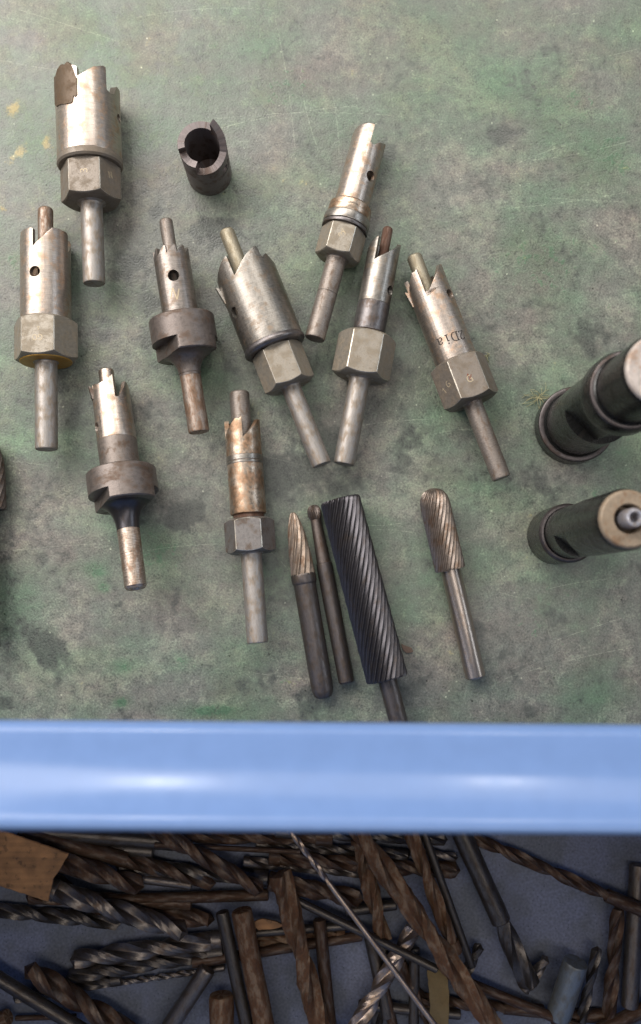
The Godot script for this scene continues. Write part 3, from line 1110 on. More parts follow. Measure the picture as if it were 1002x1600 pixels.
# a cutter with hexagonal body: returns the thing, its cup still to come
func shank_part(t: Node3D, r: float, s0: float, s1: float, mat: Material, fillet := 1.2, groove := -1.0) -> void:
	var b := Buf.new()
	var pr := [[0, s0], [r - 0.9, s0], [r - 0.25, s0 + 0.25], [r, s0 + 0.9]]
	if groove > 0.0:
		pr.append_array([[r, groove - 0.3], [r - 0.18, groove - 0.1], [r - 0.18, groove + 0.1], [r, groove + 0.3]])
	pr.append_array([[r, s1 - fillet], [r + fillet * 0.25, s1 - fillet * 0.35], [r + fillet, s1 + 0.05]])
	lathe(b, pr, 56)
	part(t, "shank", b, mat)


func pin_part(t: Node3D, r: float, s0: float, s1: float, mat: Material, dx := 0.0, dz := 0.0, tip_round := 1.6) -> void:
	var b := Buf.new()
	lathe(b, [[0, s0], [r, s0], [r * 0.98, lerpf(s0, s1, 0.55)], [r, s1 - tip_round], [r - tip_round * 0.15, s1 - tip_round * 0.5], [r - tip_round * 0.5, s1 - tip_round * 0.12], [r - tip_round, s1], [0, s1]], 40, [], Vector3(dx, 0, dz))
	part(t, "pilot_pin", b, mat)


func hex_part(t: Node3D, s0: float, s1: float, rin: float, mat: Material, e0 := 0.97, e1 := 0.99) -> void:
	var b := Buf.new()
	hex_body(b, s0, s1, rin, e0, e1)
	part(t, "hexagon_body", b, mat, 33.0)
	b = Buf.new()
	hex_edges(b, s0, s1, rin, e0, e1)
	part(t, "worn_edge", b, mats["edge_bright"], 40.0)


func lathe_part(t: Node3D, called: String, pr: Array, mat: Material, flats := [], label := "", n := 72) -> void:
	var b := Buf.new()
	lathe(b, pr, n, flats)
	part(t, called, b, mat, 30.0, label)


func _ready() -> void:
	var cam := Camera3D.new()
	cam.name = "camera"
	add_child(cam)
	cam.transform = Transform3D(Basis(Vector3(0.999991, 0.004269, 0.000000), Vector3(-0.000380, 0.088931, -0.996038), Vector3(-0.004252, 0.996029, 0.088932)), Vector3(0, 0.4150, 0))
	var at := CameraAttributesPhysical.new()
	at.frustum_focal_length = 21.0000
	at.exposure_aperture = 4.565
	at.frustum_focus_distance = 0.4046
	at.frustum_near = 0.02
	at.frustum_far = 20.0
	cam.attributes = at
	cam.fov = 59.4898
	cam.near = 0.02
	cam.far = 20.0
	var we := WorldEnvironment.new()
	we.name = "workshop_air"
	var env := Environment.new()
	env.background_mode = Environment.BG_COLOR
	env.background_color = Color(0.1, 0.1, 0.1).linear_to_srgb()
	env.tonemap_mode = Environment.TONE_MAPPER_LINEAR
	env.tonemap_exposure = 1.05
	env.sdfgi_enabled = true
	env.ssao_enabled = true
	env.ssil_enabled = true
	we.environment = env
	add_child(we)
	# daylight from the open side of the workshop (beyond the far edge, to the left), a window on the right and the strip lamps overhead
	area_light("open_door_light", Vector3(-0.72, 0.78, -0.62), Vector3(0, 0, -0.1), Vector2(1.0, 0.8), 1.75, Color(1.0, 0.98, 0.96))
	area_light("far_door_light", Vector3(-0.2, 1.3, -1.2), Vector3(0, 0, -0.2), Vector2(2.4, 0.5), 1.7, Color(1.0, 0.98, 0.95))
	area_light("strip_lamp_light", Vector3(-0.3, 1.25, -1.15), Vector3(-0.05, 0.15, 0.05), Vector2(0.12, 0.1), 0.34, Color(1.0, 0.99, 0.97))
	area_light("strip_lamp_light", Vector3(0.38, 1.3, -1.1), Vector3(0.06, 0.15, 0.05), Vector2(0.07, 0.08), 0.2, Color(1.0, 0.99, 0.97))
	area_light("right_window_light", Vector3(1.15, 0.8, -0.3), Vector3(0, 0, -0.1), Vector2(1.1, 0.28), 0.4, Color(0.9, 0.95, 1.0))
	area_light("roof_light", Vector3(0.18, 1.7, 0.1), Vector3(0.05, 0, 0.05), Vector2(0.25, 1.7), 0.7, Color(1.0, 0.98, 0.96))
	make_materials()
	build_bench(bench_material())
	build_bin()
	build_cutters()
	build_burs()
	build_holders()
	build_drills()
	build_debris()


func area_light(called: String, from: Vector3, to: Vector3, size: Vector2, energy: float, color: Color) -> void:
	var l := AreaLight3D.new()
	l.name = numbered(called)
	l.area_size = size
	l.area_normalize_energy = true
	l.light_energy = energy
	l.light_color = color
	l.shadow_enabled = true
	add_child(l)
	l.look_at_from_position(from, to, Vector3.UP)


func build_cutters() -> void:
	var t: Node3D
	var b: Buf
	# large cutter with broad steel cup, top left
	t = thing("hole_cutter", "widest bright steel hole cutter, no pilot pin, with a torn brown tooth and hexagon body", "hole cutter", Transform3D(Basis(Vector3(0.9985, 0.0000, -0.0552), Vector3(-0.0552, 0.0031, -0.9985), Vector3(0.0002, 1.0000, 0.0030)), Vector3(-0.10202, 0.01467, -0.14058)), "hole cutters lying on the bench")
	b = Buf.new()
	cup(b, 58.605, 98.162, 14.751, 3.278, [[-76.79, -4.175], [-25.10, -0.596], [-13.53, -0.895], [-4.84, -1.789], [-4.24, -6.560], [0.51, -5.964], [24.75, -1.789], [43.21, 0.000], [47.97, -0.298], [48.31, -10.735], [56.06, -11.928], [66.35, -10.735], [77.37, -5.964], [-166.79, -0.596], [-121.79, -11.928], [-106.79, -11.331]], [[1.4251, 77.525, 1.938]])
	part(t, "cutter_cup", b, mats["cup_steel"])
	lathe_part(t, "ring", [[8.909, 55.209], [14.254, 55.209], [14.937, 56.135], [14.937, 58.296], [14.491, 59.223]], mats["hex_brown"])
	hex_part(t, 38.299, 55.518, 12.126, mats["hex_brown"], 0.95)
	shank_part(t, 5.005, 0.000, 38.299, mats["shank_pale"], 1.8)
	tooth_plate(t, 13.154, 15.187, [[-1.1986, 84.073, 97.220], [-0.9638, 80.953, 96.279], [-0.8046, 80.641, 98.476], [-0.6327, 80.017, 99.419], [-0.5171, 79.394, 98.476], [-0.3881, 79.082, 99.419], [-0.2586, 79.082, 97.848], [-0.1918, 82.200, 95.652], [-0.1376, 81.576, 92.517], [-0.0740, 82.824, 90.325]], mats["tip_brown"])
	stamped(t, "3", 3.2, 48.431, 0.0, 12.126, PI * 0.5, mats["letter_pale"], true, 0.0, false)
	stamped(t, "N", 3.0, 48.431, PI / 3.0, 12.126, 0.3, mats["letter_pale"], true, 0.0, false)

	# left edge cutter with pilot pin
	t = thing("hole_cutter", "steel hole cutter nearest the left edge, with a yellow film under its tan hexagon", "hole cutter", Transform3D(Basis(Vector3(0.9992, 0.0000, -0.0402), Vector3(-0.0402, -0.0308, -0.9987), Vector3(-0.0012, 0.9995, -0.0307)), Vector3(-0.12189, 0.01446, -0.06383)), "hole cutters lying on the bench")
	b = Buf.new()
	cup(b, 59.717, 100.607, 11.313, 2.215, teeth(4, -0.2327, [[0.0, -9.202], [0.5, 0.0], [0.93, 0.0], [1.0, -0.6]]), [[-0.1536, 79.580, 2.541]])
	part(t, "cutter_cup", b, mats["cup_steel"])
	hex_part(t, 40.980, 59.717, 12.631, mats["hex_tan"], 0.95, 0.95)
	lathe_part(t, "flange", [[4.966, 40.980 - 0.5], [11.393, 40.980 - 0.5], [11.685, 40.980 - 0.2], [11.685, 40.980 + 0.3]], mats["yellow_film"], [], "yellow film on the end of the hexagon")
	shank_part(t, 5.021, 0.000, 40.680, mats["shank_pale"], 1.2)
	pin_part(t, 3.513, 66.719, 114.663, mats["rust_steel"])
	stamped(t, "GO", 2.6, 48.511, 0.0, 12.631, PI, mats["letter_pale"], true, 2.4, false)
	stamped(t, "7", 2.6, 53.045, 0.12, 12.631, PI * 0.6, mats["letter_pale"], true, 0.0, false)

	# fine-toothed cutter with round collar
	t = thing("hole_cutter", "rusty fine-toothed hole cutter with a notched dark round collar flaring into its shank", "hole cutter", Transform3D(Basis(Vector3(0.9862, 0.0000, -0.1653), Vector3(-0.1653, 0.0031, -0.9862), Vector3(0.0005, 1.0000, 0.0030)), Vector3(-0.05309, 0.01475, -0.07171)), "hole cutters lying on the bench")
	b = Buf.new()
	cup(b, 53.664, 85.702, 8.216, 1.760, teeth(11, -0.1519, [[0.0, -3.826], [0.85, 0.0], [1.0, -0.3]]), [[0.0508, 71.004, 2.641]])
	part(t, "cutter_cup", b, mats["cup_dark"])
	lathe_part(t, "collar", [[4.826, 26.234, true], [4.957, 28.109, true], [5.346, 29.911, true], [5.976, 31.573, true], [6.825, 33.029, true], [7.860, 34.225, true], [9.040, 35.113, true], [10.320, 35.659, true], [11.652, 35.844, true], [14.410, 35.844, true], [14.910, 36.344, true], [14.910, 41.870, true], [14.910, 41.920], [14.910, 52.761], [14.660, 53.161], [14.210, 53.361], [0.000, 53.361]], mats["collar_dark"], [[-0.9751, 9.623], [-0.9751 + PI, 9.623]], "", 96)
	shank_part(t, 4.753, 0.000, 27.433, mats["rust_steel"], 0.4)
	pin_part(t, 3.096, 58.822, 100.798, mats["shank_brown"], 0.0, 0.0, 1.2)
	stamped(t, "N", 5.0, 62.775, -0.0195, 8.216, PI - 0.3, mats["letter_pale"], false, 0.0, false)

	# broad short cutter in the middle
	t = thing("hole_cutter", "broad grey hole cutter with brushed cup, dark bead ring and tan hexagon, leaning left", "hole cutter", Transform3D(Basis(Vector3(0.9313, 0.0000, -0.3644), Vector3(-0.3643, -0.0160, -0.9311), Vector3(-0.0058, 0.9999, -0.0149)), Vector3(0.00228, 0.01514, -0.05682)), "hole cutters lying on the bench")
	b = Buf.new()
	cup(b, 60.291, 101.906, 14.091, 2.055, [[-85.17, -11.198], [-79.20, -6.483], [-56.40, -3.536], [-40.14, -1.179], [-29.38, 0.000], [-25.30, 0.000], [-24.68, -9.725], [-20.73, -9.136], [8.26, -3.242], [28.06, -0.295], [33.60, 0.000], [36.52, -0.589], [37.27, -3.831], [41.15, -5.599], [47.08, -4.420], [53.87, -3.536], [68.53, -6.483], [106.73, -8.841], [146.73, -1.179], [161.73, -1.179], [162.73, -10.020], [-133.27, -1.768], [-118.27, -1.179], [-117.27, -10.609]], [[-0.9845, 77.748, 2.524]])
	part(t, "cutter_cup", b, mats["cup_grey"])
	lathe_part(t, "ring", [[11.100, 57.074], [13.437, 57.235], [14.255, 58.039], [14.488, 58.843], [14.313, 59.809], [13.875, 60.774]], mats["ring_dark"])
	hex_part(t, 38.832, 57.396, 10.365, mats["hex_tan"], 0.96)
	shank_part(t, 4.452, 0.000, 38.832, mats["shank_pale"], 1.0)
	pin_part(t, 3.547, 72.237, 118.718, mats["pin_brass"], -1.182, 0.0, 1.4)
	tooth_tip(t, 84.576, 13.987, -1.4864, Vector2(4.0, 9.717), 1.6, mats["cup_grey"])

	# cutter with stacked rings, upper middle
	t = thing("hole_cutter", "slim hole cutter with stacked rings above its stamped hexagon, no pilot pin", "hole cutter", Transform3D(Basis(Vector3(0.9672, 0.0000, 0.2541), Vector3(0.2536, -0.0632, -0.9652), Vector3(0.0161, 0.9980, -0.0611)), Vector3(-0.00098, 0.01451, -0.11497)), "hole cutters lying on the bench")
	b = Buf.new()
	cup(b, 66.206, 105.451, 8.195, 1.808, [[-85.61, -3.639], [-48.74, -1.213], [-13.07, 0.000], [8.98, 0.000], [9.27, -9.098], [21.85, -10.008], [41.26, -7.278], [76.20, -4.852], [134.39, -1.820], [135.39, -9.098], [-135.61, -7.885]], [[0.7582, 80.837, 2.557]])
	part(t, "cutter_cup", b, mats["cup_steel"])
	lathe_part(t, "ring", [[7.768, 60.923], [9.860, 60.923], [10.159, 61.582], [10.159, 63.397], [9.920, 63.694], [9.920, 64.024], [10.039, 64.355], [9.920, 66.206], [8.964, 67.199], [7.768, 67.530]], mats["rust_cup"])
	lathe_part(t, "ring", [[7.759, 56.317], [10.744, 56.317], [10.982, 56.974], [10.982, 59.606], [10.744, 60.429], [8.356, 60.791]], mats["cup_grey"])
	lathe_part(t, "washer", [[7.750, 54.348], [10.731, 54.348], [10.910, 54.676], [10.910, 55.661], [10.731, 55.989], [7.750, 56.120]], mats["ring_dark"])
	hex_part(t, 39.991, 54.348, 9.293, mats["hex_tan"], 0.96)
	shank_part(t, 4.649, -0.000, 39.991, mats["shank_brown"], 1.2, 22.572)
	stamped(t, "3", 3.2, 48.457, 0.0, 9.293, 2.2, mats["letter_pale"], true, 0.0, false)
	stamped(t, "A", 2.4, 49.764, 0.0, 9.293 + 0.01, 0.5, mats["letter_pale"], true, 0.0, false)

	# narrow cutter with dark lower band
	t = thing("hole_cutter", "narrow hole cutter with a dark band, rusty groove and pitted hexagon, leaning right", "hole cutter", Transform3D(Basis(Vector3(0.9829, 0.0000, 0.1839), Vector3(0.1839, 0.0025, -0.9829), Vector3(-0.0005, 1.0000, 0.0024)), Vector3(0.01239, 0.01163, -0.05762)), "hole cutters lying on the bench")
	b = Buf.new()
	cup(b, 75.748, 105.482, 7.405, 1.777, teeth(3, -0.5046, [[0.0, -10.984], [0.93, 0.0], [1.0, 0.594]]), [[1.0313, 82.221, 2.366]])
	part(t, "cutter_cup", b, mats["cup_grey"])
	lathe_part(t, "band", [[6.186, 62.548], [7.247, 62.548], [7.482, 63.467], [7.482, 75.441], [7.306, 75.872]], mats["ring_dark"])
	lathe_part(t, "neck", [[6.626, 60.406], [6.626, 62.854]], mats["tip_rust"])
	hex_part(t, 40.606, 61.018, 11.703, mats["hex_tan"], 0.95, 0.93)
	shank_part(t, 4.904, 0.000, 40.606, mats["shank_pale"], 1.8)
	pin_part(t, 2.377, 80.679, 113.286, mats["tip_rust"], 0.0, 0.0, 1.5)

	# cutter with stamped lettering
	t = thing("hole_cutter", "hole cutter with stamped lettering and brassy pilot pin, nearest the black holders", "hole cutter", Transform3D(Basis(Vector3(0.9433, 0.0000, -0.3318), Vector3(-0.3315, -0.0470, -0.9423), Vector3(-0.0156, 0.9989, -0.0444)), Vector3(0.08334, 0.01445, -0.05085)), "hole cutters lying on the bench")
	b = Buf.new()
	cup(b, 57.829, 102.211, 9.670, 1.922, teeth(4, -0.4362, [[0.0, -13.086], [0.82, 0.0], [0.92, -0.3], [1.0, 0.595]]), [[0.8004, 87.062, 2.372]])
	part(t, "cutter_cup", b, mats["cup_steel"])
	hex_part(t, 37.363, 57.829, 11.473, mats["hex_brown"], 0.96, 0.95)
	shank_part(t, 4.352, -0.000, 37.363, mats["shank_brown"], 0.8)
	pin_part(t, 3.578, 78.888, 112.501, mats["pin_brass"], -0.894, 0.0, 1.4)
	tooth_tip(t, 88.701, 9.660, -1.6641, Vector2(3.0, 8.917), 1.3, mats["cup_steel"])
	stamped(t, "2Dia", 4.4, 66.866, -0.0640, 9.670, PI, mats["letter_dark"], false, 3.5)
	stamped(t, "1G", 3.0, 46.604, -PI / 3.0, 11.473, 0.4, mats["letter_pale"], true, 4.0, false)
	stamped(t, "N", 2.6, 46.604, 0.0, 11.473, -0.5, mats["letter_rust"], true, 0.0, false)
	stamped(t, "G", 3.2, 45.645, 0.0, 11.473 + 0.005, 0.2, mats["letter_pale"], true, 0.0, false)

	# cutter with round collar and black flare
	t = thing("hole_cutter", "bright-toothed hole cutter with a notched brown round collar and glossy black flare", "hole cutter", Transform3D(Basis(Vector3(0.9843, 0.0000, -0.1765), Vector3(-0.1743, -0.1562, -0.9722), Vector3(-0.0276, 0.9877, -0.1537)), Vector3(-0.07858, 0.02367, -0.00139)), "hole cutters lying on the bench")
	b = Buf.new()
	cup(b, 68.406, 96.778, 8.825, 1.899, teeth(3, 0.3994, [[0.0, -9.711], [0.1, -9.711], [0.3, -4.120], [0.38, -1.177], [0.55, -2.060], [0.8, -1.471], [1.0, 1.177]]), [[-1.0246, 74.942, 2.329]], -1.0, -0.06)
	part(t, "cutter_cup", b, mats["cup_steel"])
	lathe_part(t, "band", [[8.777, 53.656], [8.893, 67.786], [8.719, 68.561]], mats["band_brown"])
	lathe_part(t, "collar", [[2.849, 38.264, true], [15.028, 38.264, true], [15.528, 38.764, true], [15.528, 43.363, true], [15.528, 43.413], [15.528, 53.360], [15.278, 53.760], [14.828, 53.960], [0.000, 53.960]], mats["collar_dark"], [[-1.0552, 10.272], [-1.0552 + PI, 10.272]], "", 96)
	lathe_part(t, "flare", [[5.035, 26.684, true], [5.113, 28.496, true], [5.346, 30.262, true], [5.728, 31.941, true], [6.249, 33.490, true], [6.898, 34.872, true], [7.656, 36.052, true], [8.507, 37.002, true], [9.429, 37.697, true], [10.399, 38.121, true], [11.394, 38.264, true]], mats["bur_black"], [[-1.0552, 10.129], [-1.0552 + PI, 10.129]], "", 96)
	lathe_part(t, "shank", [[0, -0.000 + 1.2], [1.675, -0.000 + 0.8], [2.513, -0.000], [4.049, -0.000], [4.831, 1.142], [4.887, 14.975], [4.747, 15.265], [4.747, 15.556], [4.887, 15.847], [4.971, 27.274]], mats["shank_rings"])
	pin_part(t, 3.539, 77.758, 103.859, mats["cup_steel"], -0.885, 0.0, 0.8)
	tooth_tip(t, 89.119, 8.534, -1.2312, Vector2(3.0, 7.063), 1.2, mats["band_brown"])

	# rust-stained cutter above the burs
	t = thing("hole_cutter", "rust-stained hole cutter with a long pilot pin and grey hexagon, just above the burs", "hole cutter", Transform3D(Basis(Vector3(0.9968, 0.0000, -0.0803), Vector3(-0.0802, -0.0424, -0.9959), Vector3(-0.0034, 0.9991, -0.0423)), Vector3(-0.02630, 0.01222, 0.02271)), "hole cutters lying on the bench")
	b = Buf.new()
	cup(b, 57.954, 101.144, 8.131, 2.047, teeth(4, 0.0494, [[0.0, -8.823], [0.75, 0.0], [0.9, -0.3], [1.0, 0.588]]), [])
	part(t, "cutter_cup", b, mats["rust_cup"])
	lathe_part(t, "ring", [[8.021, 80.742], [8.285, 81.040], [8.285, 81.934], [8.109, 82.233], [8.285, 82.531], [8.285, 84.622], [8.021, 84.921]], mats["cup_grey"])
	lathe_part(t, "neck", [[6.968, 55.606], [6.968, 58.248]], mats["tip_rust"])
	hex_part(t, 40.426, 55.899, 9.927, mats["hex_dark"], 0.95, 0.93)
	shank_part(t, 4.793, -0.000, 40.426, mats["shank_pale"], 1.2)
	pin_part(t, 4.572, 70.935, 115.402, mats["shank_brown"], -0.295, 0.0, 1.3)

	# loose cutter sleeve standing on end
	t = thing("cutter_sleeve", "short blackened steel sleeve with stepped rim, standing open end up", "sleeve", Transform3D(Basis(), Vector3(-0.05148, 0.00000, -0.19989)))
	b = Buf.new()
	cup(b, 0.0, 30.0, 10.574, 3.1, [[-110, 0.4], [-72, 1.6], [-72, -2.4], [-40, -2.6], [-16, -1.8], [-16, -8.0], [30, -7.0], [80, -4.4], [150, 4.2], [150, -1.0]], [[1.0821, 17.0, 1.9]], 0.6, 0.03)
	part(t, "sleeve_body", b, mats["blackened"])


func build_burs() -> void:
	bur("rotary_bur", "tapered tan rotary bur with a pointed fluted head, leftmost of the three lying together", Transform3D(Basis(Vector3(0.9858, 0.0000, -0.1681), Vector3(-0.1681, 0.0145, -0.9857), Vector3(0.0024, 0.9999, 0.0143)), Vector3(0.00319, 0.00491, 0.04689)), [[55.231, 5.512], [57.002, 5.543], [60.844, 5.343], [65.283, 5.025], [69.729, 4.620], [73.291, 4.155], [77.155, 3.513], [80.131, 2.754], [82.216, 2.051], [83.706, 1.407], [84.302, 0.762], [84.421, 0.059]], 12, 0.17, 0.055, [[0.000, -0.868], [2.310, -0.723], [3.465, -0.289], [4.390, 0.868], [4.912, 2.895], [5.061, 8.114], [5.100, 51.102], [5.246, 51.397], [5.684, 52.281], [5.716, 55.231], [5.251, 56.117]], mats["bur_tan"], mats["shank_oxide"])
	bur("rotary_bur", "thin rotary bur with a small ball head, between the tapered and the long black one", Transform3D(Basis(Vector3(0.9825, 0.0000, -0.1862), Vector3(-0.1862, -0.0041, -0.9825), Vector3(-0.0008, 1.0000, -0.0040)), Vector3(0.01360, 0.00357, 0.04075)), [[74.372, 1.770], [75.577, 2.656], [77.085, 3.158], [78.593, 3.307], [80.103, 3.072], [81.311, 2.363], [82.066, 1.330], [82.217, 0.059]], 22, 0.12, 0.130, [[0.000, -0.291], [3.134, -0.291], [3.627, 0.437], [3.755, 48.912], [3.700, 53.682], [3.583, 54.877], [3.114, 55.175]], mats["bur_grey"], mats["shank_oxide"], [[3.202, 54.877], [3.059, 60.857], [2.536, 72.867], [2.419, 75.276]], mats["bur_grey"])
	bur("rotary_bur", "thick long black rotary bur with spiral ridges, its shank running under the bin rim", Transform3D(Basis(Vector3(0.9678, 0.0000, -0.2519), Vector3(-0.2519, -0.0032, -0.9677), Vector3(-0.0008, 1.0000, -0.0031)), Vector3(0.04171, 0.00971, 0.07766)), [[40.209, 4.148], [40.268, 9.154], [41.085, 9.556], [48.396, 9.537], [55.731, 9.518], [63.089, 9.499], [70.471, 9.480], [77.877, 9.461], [85.307, 9.441], [92.761, 9.422], [100.239, 9.403], [107.742, 9.383], [115.269, 9.364], [121.913, 9.319], [123.123, 9.088], [123.729, 8.594], [123.880, 0.058]], 24, 0.1, 0.049, [[0.000, -0.000], [3.828, -0.000], [4.197, 0.860], [4.234, 39.917], [4.577, 40.209], [4.863, 40.501]], mats["bur_black"], mats["shank_oxide"])
	bur("rotary_bur", "bronze coloured rotary bur with a rounded nose, lying alone on the right", Transform3D(Basis(Vector3(0.9744, 0.0000, -0.2248), Vector3(-0.2246, 0.0471, -0.9733), Vector3(0.0106, 0.9989, 0.0459)), Vector3(0.07201, 0.00464, 0.03838)), [[49.712, 4.367], [49.861, 6.754], [50.756, 6.987], [53.888, 6.983], [57.023, 6.980], [60.159, 6.976], [63.297, 6.972], [66.437, 6.968], [69.579, 6.965], [72.723, 6.961], [75.869, 6.957], [79.016, 6.953], [81.566, 6.803], [83.666, 6.279], [85.467, 5.258], [86.668, 3.944], [87.419, 2.337], [87.719, 0.876], [87.779, 0.058]], 22, 0.1, 0.060, [[0.000, -0.295], [4.056, -0.295], [4.578, 0.443], [4.590, 29.028], [4.541, 49.563], [4.541, 50.159]], mats["bur_bronze"], mats["shank_bright"])
	bur("rotary_bur", "rotary bur cut off by the left edge, only the side of its fluted head showing", Transform3D(Basis(Vector3(0.9981, -0.0000, -0.0608), Vector3(-0.0608, -0.0349, -0.9975), Vector3(-0.0021, 0.9994, -0.0348)), Vector3(-0.14616, 0.00921, 0.02569)), [[62.951, 3.506], [63.099, 7.597], [63.984, 8.037], [68.122, 8.047], [74.052, 8.061], [80.002, 7.929], [85.974, 7.355], [91.968, 5.600], [94.973, 3.540], [95.574, 0.059]], 18, 0.12, 0.060, [[0.000, -0.000], [3.726, -0.000], [4.300, 0.852], [4.382, 62.509], [4.675, 63.099]], mats["bur_grey"], mats["shank_oxide"])


func build_holders() -> void:
	# two black collet holders standing upright
	var t := thing("collet_holder", "larger black tool holder standing upright, with a pale washer on top", "tool holder", Transform3D(Basis(Vector3.UP, 0.3), Vector3(0.11957, 0.00000, -0.07692)))
	lathe_part(t, "base_flange", [[0, 0], [16.6, 0], [17.6, 1.0], [17.6, 8.4]], mats["holder_black"])
	lathe_part(t, "flange_edge", [[17.6, 8.4], [17.3, 8.9], [16.4, 9.3], [15.2, 9.2]], mats["holder_worn"])
	lathe_part(t, "body", [[15.3, 9.4], [14.2, 9.2], [14.0, 10.2], [14.6, 12.0], [14.8, 42.0], [14.8, 42.0, true], [14.8, 64.0, true], [14.8, 66.0], [15.0, 67.0]], mats["holder_black"], [[-1.0821, 10.8], [2.0595, 10.8], [-0.0873, 12.6]], "", 96)
	lathe_part(t, "upper_ring", [[13.0, 67.0], [15.4, 67.4], [16.2, 69.0], [16.2, 76.0], [15.4, 78.5], [13.4, 80.0]], mats["holder_black"], [[-1.0821, 15.2], [0.0000, 15.2], [1.0123, 15.2]])
	lathe_part(t, "ring_edge", [[15.45, 78.5], [15.2, 79.1], [14.6, 79.4], [13.3, 79.6]], mats["holder_worn"])
	lathe_part(t, "nose", [[13.3, 79.5], [13.3, 108.0], [12.4, 109.6], [11.6, 109.8]], mats["holder_black"])
	lathe_part(t, "washer", [[12.6, 109.4], [12.3, 110.8], [11.6, 111.4], [6.6, 111.4], [6.2, 110.8], [6.2, 104.0], [0, 104.0]], mats["washer_pale"])
	t = thing("collet_holder", "smaller black tool holder standing upright, with a tan washer and white nozzle on top", "tool holder", Transform3D(Basis(Vector3.UP, 0.2), Vector3(0.11056, 0.00000, -0.02576)))
	lathe_part(t, "base_flange", [[0, 0], [12.2, 0], [13.1, 0.9], [13.1, 22.6]], mats["holder_black"])
	lathe_part(t, "flange_edge", [[13.1, 22.6], [12.9, 23.6], [12.2, 24.4], [11.4, 24.6]], mats["holder_worn"])
	lathe_part(t, "body", [[11.4, 24.6], [10.6, 24.4], [10.6, 26.0], [11.2, 27.0], [11.2, 40.0], [11.2, 40.0, true], [11.2, 56.0, true], [11.2, 56.0], [11.4, 58.0], [11.2, 96.0], [10.4, 98.4]], mats["holder_black"], [[-0.9076, 8.8], [2.2340, 8.8]], "", 96)
	lathe_part(t, "washer", [[10.6, 98.0], [10.2, 99.4], [9.6, 99.8], [5.6, 99.8], [5.2, 99.2], [5.2, 90.0], [0, 90.0]], mats["washer_tan"])
	lathe_part(t, "nozzle", [[3.6, 88.0], [3.6, 104.0], [3.0, 105.6], [2.2, 105.8], [1.6, 105.0], [1.6, 98.0], [0, 98.0]], mats["nozzle_white"])


